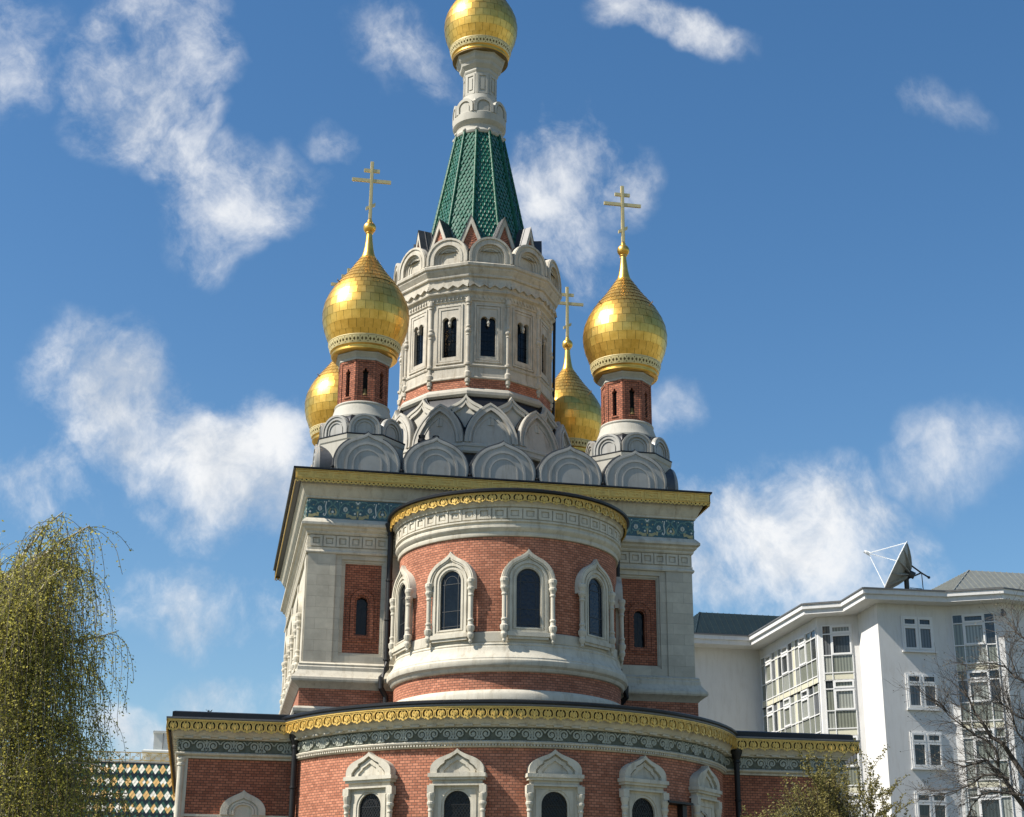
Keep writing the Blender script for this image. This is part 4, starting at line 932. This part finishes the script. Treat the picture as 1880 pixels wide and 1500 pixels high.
def curtain(name, base, rough=.25):
    m = bpy.data.materials.new(name); m.use_nodes = True; t = m.node_tree; b = t.nodes['Principled BSDF']; b.inputs['Roughness'].default_value = .12; b.inputs['Specular IOR Level'].default_value = .7
    uv = t.nodes.new('ShaderNodeUVMap'); w = t.nodes.new('ShaderNodeTexWave'); w.inputs['Scale'].default_value = 1.7; w.inputs['Distortion'].default_value = 2.5; w.inputs['Detail'].default_value = 2; w.inputs['Detail Scale'].default_value = .6
    mp = t.nodes.new('ShaderNodeMapping'); mp.inputs['Scale'].default_value = (1, .06, 1); t.links.new(uv.outputs[0], mp.inputs[0]); t.links.new(mp.outputs[0], w.inputs['Vector'])
    r = t.nodes.new('ShaderNodeValToRGB'); r.color_ramp.elements[0].color = tuple(c*.6 for c in base)+(1,); r.color_ramp.elements[1].color = tuple(c*1.25 for c in base)+(1,)
    t.links.new(w.outputs['Fac'], r.inputs[0]); t.links.new(r.outputs[0], b.inputs['Base Color']); return m
CUR = [curtain('grey_curtain_glass', (.10, .105, .11)), curtain('pale_curtain_glass', (.26, .27, .24)), curtain('dim_room_glass', (.03, .034, .035)), curtain('sage_blind_glass', (.17, .18, .145))]
def sash(b, fr, a, c, z0, z1, fw=.07, d=.06):
    b.ext(fr, rect(a, c, z0, z1), -.02, d, holes=[rect(a+fw, c-fw, z0+fw, z1-fw)])
def glazed_bay(fr, cols, tops, name='glazed_bay'):
    """cols: list of (x0, x1, kind) - 0 fixed, 1 opening, 2 cream post panel; tops: upper edge of each storey"""
    x0, x1 = cols[0][0], cols[-1][1]
    b = MB(); pane = MB(); spn = pane
    for zt in tops:
        z1, z2, z3, z4 = zt-.52, zt-1.82, zt-2.88, zt-3.32
        for (a, c, k) in cols:
            if k == 2: spn.ext(fr, rect(a, c, z4, zt), 0, .03, m=4); continue
            for (p, q) in ((z1, zt), (z2, z1), (z3, z2)):
                pane.ext(fr, rect(a, c, p, q), -.04, .0, m=random.choice((0, 1, 1, 2, 3, 3)) if p != z3 else random.choice((1, 3, 3)))
            spn.ext(fr, rect(a, c, z4, z3), 0, .02, m=4)
            if k == 1: sash(b, fr, a+.03, c-.03, z2+.02, z1-.05, .10, .10); sash(b, fr, a+.03, c-.03, z1+.03, zt-.03, .10, .10)
        for z in (zt, z1, z2, z3, z4): b.box(fr, x0-.03, x1+.03, z-.03, z+.03, 0, .07)
        for (a, c, k) in cols: b.box(fr, a-.028, a+.028, z4+.03, zt-.03, 0, .062)
        b.box(fr, x1-.028, x1+.028, z4+.03, zt-.03, 0, .062)
    o = pane.obj(name, CUR+[SPAN], WB, smooth=False); b.obj('window_frame', WPAINT, o, smooth=False)
def cols_from(x0, ws_, sc):
    r = []; x = x0
    for w, k in ws_: r.append((x, x+w*sc, k)); x += w*sc
    return r
TOPS = [21.72-3.32*i for i in range(6)]
fr = PF((24.5, 0, 0), (0, -1, 0), (-1, 0, 0)); fr.o += Vector((-.0, 0, 0))
pat = [(.7, 0), (1, 1), (.6, 0), (.4, 2), (.6, 0), (1, 1), (.6, 0), (.4, 2), (.6, 0), (1, 1), (.7, 0), (.7, 0)]
tot = sum(p[0] for p in pat); glazed_bay(PF((24.49, 0, 0), (0, -1, 0), (-1, 0, 0)), cols_from(-29.9, pat, 10.0/tot), TOPS)
def wallframe(p, q, off=.01):
    p, q = Vector((*p, 0)), Vector((*q, 0)); d = (q-p).normalized(); n = Vector((d.y, -d.x, 0)); return PF(p+n*off, d, n), (q-p).length
fr, ln = wallframe(WPL[2], WPL[3]); glazed_bay(fr, cols_from(.28, [(.5, 0), (1.25, 1)], 1.0), [t+.1 for t in TOPS])
fr, ln = wallframe(WPL[5], WPL[6]); glazed_bay(fr, cols_from(.38, [(.58, 0), (1.25, 1), (.58, 0)], .98), [t+.1 for t in TOPS])
fr, ln = wallframe(WPL[4], WPL[5])
for i in range(6):
    zt = 21.70-3.36*i; b = MB(); x0 = 1.42; x1 = 3.36
    b.ext(fr, rect(x0, x1, zt-2.05, zt), -.02, .05, holes=[rect(x0+.10, (x0+x1)/2-.05, zt-1.95, zt-.08), rect((x0+x1)/2+.05, x1-.10, zt-1.95, zt-.08)])
    for a, c in ((x0+.10, (x0+x1)/2-.05), ((x0+x1)/2+.05, x1-.10)):
        sash(b, fr, a, c, zt-.56, zt-.08, .10, .09); sash(b, fr, a, c, zt-1.95, zt-.62, .10, .09); b.box(fr, a, c, zt-.62, zt-.56, 0, .06)
    b.box(fr, x0-.06, x1+.10, zt-2.13, zt-2.05, 0, .16)
    o = b.obj('casement_window', WPAINT, WB, smooth=False)
    p = MB(); p.ext(fr, rect(x0+.1, x1-.1, zt-.6, zt-.08), -.03, .004, m=1); p.ext(fr, rect(x0+.1, x1-.1, zt-1.95, zt-.6), -.03, .004, m=0); p.obj('window_pane', [CUR[0] if i < 2 else CUR[2], CUR[2]], o)
fr, ln = wallframe(WPL[6], WPL[7])
for i in range(6):
    zt = 21.5-3.36*i; b = MB(); x0 = 1.9
    b.ext(fr, rect(x0, x0+1.9, zt-2.05, zt), -.02, .05, holes=[rect(x0+.1, x0+.9, zt-1.95, zt-.08), rect(x0+1.0, x0+1.8, zt-1.95, zt-.08)])
    o = b.obj('casement_window', WPAINT, WB, smooth=False); p = MB(); p.ext(fr, rect(x0+.1, x0+1.8, zt-1.95, zt-.08), -.03, .004); p.obj('window_pane', CUR[0], o)
lm = MB(); lm.sphere((33.5, 13.4, 21.7), .16, n=8); lm.tube([(33.5, 13.6, 21.95), (33.5, 13.4, 21.95), (33.5, 13.4, 21.85)], .05, n=8); lm.obj('wall_lamp', SHEET, WB)

# ------------------------------------------------------------------ satellite dish
SD = thing('satellite_dish', 'large grey satellite dish with ribbed back and tripod feed on the white building roof', 'satellite dish', (29.35, 17.0, 23.1))
dax = Vector((-.80, .28, .46)).normalized(); dx = dax.cross(Vector((0, 0, 1))).normalized(); dy = dx.cross(dax).normalized()
ctr = Vector((-.72, 0, 2.02))
DISH = mat('grey_dish_paint', (.29, .295, .265), .5, var=.12); DISHW = mat('white_dish_paint', (.75, .76, .75), .5)
def dpnt(r, a, off=0): return ctr+dx*(r*cos(a))+dy*(r*sin(a))+dax*(.62*(r/1.66)**2-.62+off)
b = MB(); n = 40; rings = [.05, .4, .8, 1.2, 1.5, 1.66]
for off, m in ((0, 1), (-.05, 0)):
    B = [b.add([dpnt(r, 2*pi*i/n, off) for i in range(n)]) for r in rings]
    for j in range(5):
        for i in range(n): b.face((B[j]+i, B[j]+(i+1) % n, B[j+1]+(i+1) % n, B[j+1]+i), m)
b.tube([dpnt(1.67, 2*pi*i/n, -.02) for i in range(n+1)], .035, 1, n=6, cap=False)
RFL = b.obj('reflector', [DISH, DISHW], SD)
b = MB()
for k in range(12):
    a = 2*pi*k/12
    for j in range(4):
        r0, r1 = .3+.33*j, .63+.33*j; h0, h1 = .30-.065*j, .235-.065*j
        p0, p1 = dpnt(r0, a, -.05), dpnt(r1, a, -.05); s_ = (dx*-sin(a)+dy*cos(a))*.02
        for q in (-1, 1): b.quad(p0+s_*q, p1+s_*q, p1+s_*q-dax*h1, p0+s_*q-dax*h0)
        b.quad(p0+s_-dax*h0, p1+s_-dax*h1, p1-s_-dax*h1, p0-s_-dax*h0)
b.obj('back_rib', DISH, RFL, smooth=False)
b = MB(); fd = ctr+dax*1.75+dy*.05
for a in (.5, 1.9, 4.4): b.tube([dpnt(1.62, a), fd], .024, n=6)
b.tube([fd-dax*.1, fd+dax*.28], [.13, .09], n=10); b.tube([fd+dax*.1+dx*.1, fd+dax*.1-dx*.25], .06, n=8); b.obj('feed_horn', DISHW, SD)
MNT = mat('dark_steel_mount', (.05, .052, .05), .5, .5)
b = MB(); hub = dpnt(.05, 0, -.3)
b.tube([dpnt(.05, 0, -.05), hub], [.42, .34], n=12); b.tube([hub, hub-dax*.35], .22, n=10)
b.tube([(-.05, 0, 0), (-.05, 0, 1.35)], .15, n=10); b.tube([(-.05, 0, 1.3), hub], .17, n=8); b.tube([hub, ctr-dax*.5+dy*.7], .09, n=8); b.tube([hub, ctr-dax*.5-dy*.75], .09, n=8)
b.tube([ctr-dax*.55+dy*.55, (.95, 0, 1.72), (1.42, 0, 1.46)], .05, n=8); b.sphere((1.42, 0, 1.46), .09, n=6); b.tube([(.02, 0, 1.3), (.95, 0, 1.72)], .05, n=8)
b.tube([(1.0, 0, 0), (.97, 0, 1.7)], .03, n=6)
for z in (.2, .45, .75): b.tube([(.15, 0, z), (.95, .1, z)], .025, n=5)
b.tube([(.15, 0, .2), (.95, .1, .72)], .02, n=5); b.tube([(.2, 0, .1), (.2, 0, .75)], .025, n=5); b.tube([(.6, 0, .1), (.6, 0, .75)], .025, n=5)
b.obj('mount', MNT, SD)

# ------------------------------------------------------------------ building with patterned tile roof, left
PB = thing('tiled_roof_building', 'building with white, ochre and green diamond pattern roof tiles behind the left tree', 'building', (-16.5, 19, 0))
def loc(p): return (p[0]+16.5, p[1]-19, p[2])
TW = mat('white_glazed_tile', (.72, .70, .60), .3, coat=.3); TO = mat('ochre_glazed_tile', (.62, .40, .15), .3, coat=.3); TG = mat('green_glazed_roof_tile', (.022, .075, .05), .4, coat=.15); TK = mat('black_glazed_tile', (.012, .018, .018), .3, coat=.3)
b = MB(); rz0, ry0 = 12.0, 16.0; sl = radians(62); tw, th = .178, .315
up = Vector((0, cos(sl), sin(sl))); nn = Vector((0, -sin(sl), cos(sl)))
rfr = PF((-16.5, ry0, rz0), (1, 0, 0), nn, up)
b.ext(rfr, rect(-7, 5.3, -8, 0), -.3, -.01, m=3)
for r in range(46):
    k = r % 5; blk = r//5; o0 = .5 if (blk*5) % 2 else 0
    for i in range(-40, 31):
        x = (i+(.5 if r % 2 else 0))*tw
        if not -7 < x < 5.2: continue
        did = math.floor((x-o0*tw)/(2*tw)+.5); dxc = abs(x-o0*tw-did*2*tw)
        if (k in (0, 2) and dxc < .1) or k == 1:
            m = 0 if (did+blk) % 2 else 1
            if random.random() < .08: m = 1-m
        elif k in (0, 2): m = 2
        elif k == 3: m = 3
        else: m = 2 if i % 2 else 3
        h = -.05-r*th*.5; t_ = random.uniform(0, .006)
        q = b.add([rfr(x-tw*.5, h-th*.5, .012+t_), rfr(x, h-th, .025+t_), rfr(x+tw*.5, h-th*.5, .012+t_), rfr(x, h, .0)]); b.face(range(q, q+4), m)
b.v = [loc(p) for p in b.v]; b.obj('patterned_roof', [TW, TO, TG, TK], PB, smooth=False)
b = MB(); b.sweep([(-23, 13), (-11.6, 13), (-11.6, 26), (-23, 26)], [(0, 0), (0, 6)]); b.sweep([(-23, 16.1), (-11.3, 16.1), (-11.3, 25), (-23, 25)], [(-.2, 4), (-.2, 12.02), (.1, 12.02), (.1, 12.10), (-4, 12.12)]); b.v = [loc(p) for p in b.v]; b.obj('wall', STONE, PB)
b = MB(); f = PF((-16.5, 16.1, 12.10), (1, 0, 0), (0, -1, 0))
for z in (.06, .46): b.box(f, -6.5, 5.2, z-.02, z+.02, -.02, .02)
for i in range(22):
    c = -6.3+.53*i; b.box(f, c-.015, c+.015, 0, .48, -.015, .015)
    b.ribbon(f, spiral(c+.14, .2, .12, 1.2, 200, 1, 10), .025, .02); b.ribbon(f, spiral(c+.39, .32, .12, 1.2, 20, -1, 10), .025, .02); b.ribbon(f, [(c+.02, .05), (c+.25, .27), (c+.5, .44)], .022, .02)
b.v = [loc(p) for p in b.v]; b.obj('ridge_railing', GOLDP, PB)
GB = thing('attic_block', 'grey metal clad attic block rising behind the patterned roof ridge', 'building', (-12.67, 21.5, 0))
b = MB(); b.sweep([(-2.1, -1.8), (2.6, -1.8), (2.6, 2), (-2.1, 2)], [(-.05, 0), (-.05, 12.9), (.12, 12.95), (.18, 13.05), (.18, 13.12), (.05, 13.2), (-.4, 13.24), (-.4, 14.15), (-.34, 14.17), (-.34, 14.28), (-2, 14.3)])
b.obj('wall', mat('pale_grey_render', (.5, .52, .50), .7, var=.08), GB)
b = MB()
for x in (-1.2, -.5, .2, .9): b.tube([(x, -1.42, 13.25), (x, -1.42, 14.15)], .02, n=4)
b.obj('metal_seam', SHEET, GB)

# ------------------------------------------------------------------ street pole
b = MB(); b.lathe([(.09, 0), (.09, .8), (.06, .85), (.055, 7.28), (.065, 7.29), (.065, 7.33), (.001, 7.36)], n=14)
o = b.obj('street_pole', mat('galvanised_steel', (.36, .38, .38), .45, .4), loc=(12.25, -22.55, 0)); o['label'] = 'plain grey steel pole standing in front of the white building'; o['category'] = 'pole'

# ------------------------------------------------------------------ trees
def leafquad(b, p, d, l, w, m):
    d = d.normalized(); s = d.cross(Vector((random.uniform(-1, 1), random.uniform(-1, 1), random.uniform(-1, 1)))); s = s.normalized() if s.length > 1e-3 else Vector((1, 0, 0))
    i = len(b.v); b.v += [tuple(p), tuple(p+d*l*.5+s*w*.5), tuple(p+d*l), tuple(p+d*l*.5-s*w*.5)]
    b.f.append((i, i+1, i+2, i+3)); b.m.append(m); b.uv.append([(0, 0), (1, 0), (1, 1), (0, 1)])
def leafmat(name, c, tr=.35):
    m = mat(name, c, .55, var=.35, scale=14); t = m.node_tree; b = t.nodes['Principled BSDF']; b.inputs['Specular IOR Level'].default_value = .25
    tl = t.nodes.new('ShaderNodeBsdfTranslucent'); mxs = t.nodes.new('ShaderNodeMixShader'); mxs.inputs[0].default_value = tr
    src = b.inputs['Base Color'].links[0].from_socket; t.links.new(src, tl.inputs[0])
    t.links.new(b.outputs[0], mxs.inputs[1]); t.links.new(tl.outputs[0], mxs.inputs[2]); t.links.new(mxs.outputs[0], t.nodes['Material Output'].inputs['Surface']); return m
BIRCHB = mat('birch_bark', (.42, .38, .30), .8, var=.35, scale=5); TWIGB = mat('brown_twig', (.10, .085, .05), .8, var=.3)
LG1 = leafmat('spring_leaf', (.47, .43, .10), .58); LG2 = leafmat('olive_leaf', (.36, .34, .085), .58); LG3 = leafmat('dark_leaf', (.23, .225, .06), .58)
DARKB = mat('dark_bark', (.055, .046, .038), .9, var=.3, scale=8)
# weeping birch on the left
BT = thing('weeping_birch', 'tall weeping birch with hanging yellow green spring strands at the left edge', 'tree', (-15.3, -40.0, 0))
rnd = random.Random(11)
tk = MB(); cw0 = MB()
def curve(p, d, ln, n, droop, wob):
    pts = [Vector(p)]; d = Vector(d).normalized()
    for i in range(n):
        d = (d+Vector((rnd.uniform(-wob, wob), rnd.uniform(-wob, wob), rnd.uniform(-wob, wob)-droop))).normalized(); pts.append(pts[-1]+d*ln/n)
    return pts
trunk = [Vector(p) for p in ((0, 0, 0), (.05, 0, 2), (-.05, .1, 4), (.1, 0, 6), (.05, .05, 8), (.15, 0, 9.1))]
tk.tube(trunk, [.22, .2, .16, .11, .05, .012], n=10)
limbs = []
for i in range(56):
    z = rnd.uniform(2.7, 9.3); k = z/9.6; j = int(z/2); t = z/2-j; base = trunk[j].lerp(trunk[min(j+1, 5)], t) if j < 5 else trunk[5]
    a = rnd.uniform(0, 2*pi); ln = (1.2+1.75*(1-abs(k-.42)*1.35))*rnd.uniform(.55, 1.12)
    pts = curve(base, (cos(a), sin(a), rnd.uniform(.5, 1.3)), ln, 8, rnd.uniform(.02, .10), .14); limbs.append(pts)
    tk.tube(pts, [.045*(1-.1*q) for q in range(9)], n=6)
for a, ln in ((-.2, 1.5), (.5, 1.7), (2.6, 1.6), (3.4, 1.9), (.1, 1.9)):
    pts = curve(trunk[4], (cos(a)*.35, sin(a)*.3, 1), ln, 7, .0, .1); tips_up = pts;
    for w_ in range(22): i_ = rnd.randint(2, 7); e = pts[i_]; leafquad(cw0, e, Vector((rnd.uniform(-1, 1), rnd.uniform(-1, 1), .6)), .22, .02, 0); leafquad(cw0, e+Vector((rnd.uniform(-.15, .15), rnd.uniform(-.1, .1), rnd.uniform(0, .2))), Vector((rnd.uniform(-1, 1), rnd.uniform(-1, 1), .3)), .06, .035, 0)
    tk.tube(pts, [.03*(1-.11*q) for q in range(8)], n=5)
tk.obj('trunk', BIRCHB, BT)
cw_ = cw0; tw_ = MB()
for pts in limbs:
    for s in range(44):
        k = rnd.uniform(.25, 1)*7.99; j = int(k); j = min(j, len(pts)-2); p = pts[j].lerp(pts[j+1], k-int(k))
        a = rnd.uniform(0, 2*pi); up_ = rnd.uniform(-.7, .6); L_ = rnd.uniform(.5, 2.4)*(.6+.4*min(1, p.z/6)); n = max(5, int(L_/.14))
        d = Vector((cos(a), sin(a), up_)); dr_ = rnd.uniform(.2, .5); q = Vector(p); sp_ = [q.copy()]
        for i in range(n):
            d = (d*.8+Vector((rnd.uniform(-.12, .12), rnd.uniform(-.12, .12), -dr_))).normalized(); q = q+d*(L_/n); sp_.append(q.copy())
        tw_.tube(sp_, [.005]*len(sp_), n=3, cap=False)
        tone = rnd.choice((0, 0, 0, 1, 1, 2))
        for i in range(1, len(sp_)):
            for c in range(rnd.choice((3, 4, 4, 5))):
                e = sp_[i].lerp(sp_[i-1], rnd.random()); dd = Vector((rnd.uniform(-1, 1), rnd.uniform(-1, 1), rnd.uniform(-1.2, .2)))
                l = rnd.uniform(.03, .062); leafquad(cw_, e+Vector((rnd.uniform(-.07, .07), rnd.uniform(-.07, .07), rnd.uniform(-.05, .05))), dd, l, l*.6, tone if rnd.random() < .7 else rnd.choice((0, 1, 2)))
RZ = ((3.0, 2.1), (4.5, 2.0), (6.0, 1.85), (7.4, 1.45), (8.5, .95), (9.3, .35))
def rad_at(z):
    for (z0, r0), (z1, r1) in zip(RZ, RZ[1:]):
        if z <= z1: return r0+(r1-r0)*max(0, (z-z0)/(z1-z0))
    return .2
for s in range(1150):
    z = 4.5+4.1*rnd.random()**1.3; a = rnd.uniform(0, 2*pi); r = rad_at(z)*sqrt(rnd.uniform(.02, 1))*rnd.uniform(.8, 1.08)
    p = Vector((r*cos(a), r*sin(a), z)); L_ = rnd.uniform(.6, 2.2); n = int(L_/.13); d = Vector((cos(a)*.5, sin(a)*.5, rnd.uniform(-.4, .3))); q = p.copy(); sp_ = [q.copy()]
    for i in range(n):
        d = (d*.8+Vector((rnd.uniform(-.1, .1), rnd.uniform(-.1, .1), -.36))).normalized(); q = q+d*(L_/n); sp_.append(q.copy())
    tw_.tube(sp_, [.004]*len(sp_), n=3, cap=False); tone = rnd.choice((0, 0, 0, 1, 1, 2))
    for i in range(1, len(sp_)):
        for c in range(4):
            e = sp_[i].lerp(sp_[i-1], rnd.random())+Vector((rnd.uniform(-.08, .08), rnd.uniform(-.08, .08), 0)); l = rnd.uniform(.03, .065)
            leafquad(cw_, e, Vector((rnd.uniform(-1, 1), rnd.uniform(-1, 1), rnd.uniform(-1.2, .2))), l, l*.55, tone if rnd.random() < .75 else rnd.choice((0, 1)))
tw_.obj('twig', TWIGB, BT, smooth=False); cw_.obj('crown', [LG1, LG2, LG3], BT, smooth=False)

def grow(tb, tips, p, d, r, ln, lev, maxl, rnd, spread=.6, gnarl=.14, droop=0, n=5):
    pts = [Vector(p)]; dd = Vector(d).normalized()
    for i in range(n):
        dd = (dd+Vector((rnd.uniform(-gnarl, gnarl), rnd.uniform(-gnarl, gnarl), rnd.uniform(-gnarl, gnarl)-droop))).normalized(); pts.append(pts[-1]+dd*ln/n)
    tb.tube(pts, [r*(1-.45*i/n) for i in range(n+1)], n=8 if lev == 0 else 5 if lev < 2 else 3, cap=False)
    tips.append((lev, pts))
    if lev == maxl: return
    for k in range(rnd.choice((3, 4)) if lev < maxl-1 else rnd.choice((3, 4, 5))):
        j = rnd.randint(1, n) if k else n; q = pts[j]; ax = Vector((rnd.uniform(-1, 1), rnd.uniform(-1, 1), rnd.uniform(-1, 1))).cross(dd)
        if ax.length < .01: continue
        nd = (dd+ax.normalized()*rnd.uniform(.4, 1.0)*spread*1.5+Vector((0, 0, .12))).normalized()
        grow(tb, tips, q, nd, r*.55, ln*rnd.uniform(.6, .8), lev+1, maxl, rnd, spread, gnarl, droop, n)
BT.scale = (1.13, 1.13, 1)
# budding bush by the right chapel
BB = thing('budding_bush', 'rounded bush with small yellow green buds before the right side chapel', 'bush', (5.0, -29.3, 0))
rnd = random.Random(5); tb = MB(); tips = []
tb.tube([(0, 0, 0), (.05, 0, 1.2), (0, .05, 2.6)], [.13, .11, .09], n=8)
for i in range(7):
    a = 2*pi*i/7+rnd.uniform(-.3, .3); q = rnd.uniform(.1, .5); grow(tb, tips, (0, 0, rnd.uniform(1.8, 2.7)), (cos(a)*q, sin(a)*q, 1), .05, rnd.uniform(1.7, 2.15), 0, 3, rnd, .5, .09, 0)
cl = []
while len(cl) < 1450:
    p = Vector((rnd.uniform(-1, 1), rnd.uniform(-1, 1), rnd.uniform(-1, 1)))
    if .35 < p.length < 1:
        h_ = 1+.16*sin(5*atan2(p.y, p.x)+3*p.z)+.1*sin(9*p.z+2*p.x)
        if p.length > .86*h_: continue
        q = Vector((p.x*2.1-.42, p.y*1.6, 4.72+p.z*2.25)); b0 = Vector((q.x*.35, q.y*.35, max(2.2, q.z-1.1))); m_ = b0.lerp(q, .5)+Vector((rnd.uniform(-.12, .12), rnd.uniform(-.12, .12), -.08))
        tb.tube([b0, m_, q], [.012, .008, .004], n=3, cap=False); cl.append((m_, q))
tb.obj('branches', DARKB, BB, smooth=False)
lf = MB()
for lev, pts in tips:
    if lev < 1: continue
    for i in range(1, len(pts)):
        for c in range(12 if lev == 3 else 6):
            e = pts[i].lerp(pts[i-1], rnd.random()); l = rnd.uniform(.045, .085); leafquad(lf, e+Vector((rnd.uniform(-.04, .04), rnd.uniform(-.04, .04), rnd.uniform(-.04, .04))), Vector((rnd.uniform(-1, 1), rnd.uniform(-1, 1), rnd.uniform(-.4, 1))), l, l*.6, rnd.choice((0, 0, 1, 1, 2)))
for m_, q in cl:
    tn = rnd.choice((0, 0, 1, 1, 2))
    for c in range(20):
        e = m_.lerp(q, rnd.uniform(.2, 1.12))+Vector((rnd.uniform(-.15, .15), rnd.uniform(-.15, .15), rnd.uniform(-.12, .14))); l = rnd.uniform(.04, .08)
        leafquad(lf, e, Vector((rnd.uniform(-1, 1), rnd.uniform(-1, 1), rnd.uniform(-.4, 1))), l, l*.6, tn if rnd.random() < .7 else 1)
lf.obj('foliage', [leafmat('bud_green', (.30, .26, .08), .45), leafmat('bud_olive', (.21, .185, .06), .45), leafmat('bud_dark', (.12, .105, .038), .45)], BB, smooth=False)
# bare tree on the right edge
XB = Vector((10.6, -31.0, 0)); XT = thing('bare_tree', 'dark bare branched tree with arching twigs at the right edge', 'tree', tuple(XB))
rnd = random.Random(23); tb = MB(); tips = []
def pix(u, v, Z):
    return CAM+(_F+_R2*((u-940)/FPX)-_U2*((v-750)/FPX))*Z-XB
LIMB = [[(1905, 1520), (1880, 1480), (1857, 1451), (1841, 1423), (1820, 1406), (1811, 1395), (1790, 1402), (1764, 1409)],
 [(1910, 1450), (1880, 1423), (1860, 1393), (1841, 1365), (1820, 1353), (1804, 1327), (1790, 1309), (1778, 1281), (1771, 1274)],
 [(1833, 1408), (1832, 1393), (1827, 1374), (1813, 1360), (1792, 1351), (1757, 1325), (1741, 1313), (1729, 1292)],
 [(1853, 1430), (1825, 1422), (1806, 1423), (1785, 1439), (1757, 1451), (1727, 1460)],
 [(1900, 1475), (1880, 1460), (1848, 1456), (1820, 1453), (1801, 1460), (1783, 1481), (1778, 1505)],
 [(1915, 1270), (1880, 1250), (1864, 1243), (1857, 1236), (1843, 1222), (1820, 1227)],
 [(1915, 1230), (1895, 1190), (1880, 1172), (1870, 1165), (1862, 1160)], [(1925, 1350), (1895, 1325), (1870, 1316), (1850, 1300), (1835, 1290)], [(1920, 1410), (1890, 1372), (1868, 1345), (1860, 1320), (1848, 1270)]]
for n_, lm_ in enumerate(LIMB):
    z0 = 42+rnd.uniform(-1.2, 1.2); pts = [pix(u, v, z0+rnd.uniform(-.12, .12)+.12*i) for i, (u, v) in enumerate(lm_)]
    r0 = .085 if n_ < 2 else .045; tb.tube(pts, [max(.014, r0*(1-.8*i/(len(pts)-1))) for i in range(len(pts))], n=7)
    for i in range(1, len(pts)):
        d = (pts[i]-pts[i-1]).normalized()
        for c in range(4 if i < len(pts)-1 else 6):
            ax = Vector((rnd.uniform(-1, 1), rnd.uniform(-1, 1), rnd.uniform(-.6, 1)))
            grow(tb, tips, pts[i].lerp(pts[i-1], rnd.random()), d*.8+ax*.75, .012, rnd.uniform(.45, .85), 1, 3, rnd, .55, .16, .03, 5)
mainp = [Vector((0.5, 0, 0)), Vector((.55, 0, 3)), pix(1910, 1500, 42), pix(1925, 1400, 42), pix(1930, 1250, 42), pix(1925, 1130, 42)]
tb.tube(mainp, [.24, .2, .15, .12, .08, .03], n=10); tb.obj('branches', DARKB, XT, smooth=False)
bd = MB()
for lev, pts in tips:
    if lev == 3 and rnd.random() < .5: leafquad(bd, pts[-1], Vector((rnd.uniform(-1, 1), 0, rnd.uniform(0, 1))), .05, .03, 0)
bd.obj('buds', [TWIGB], XT, smooth=False)
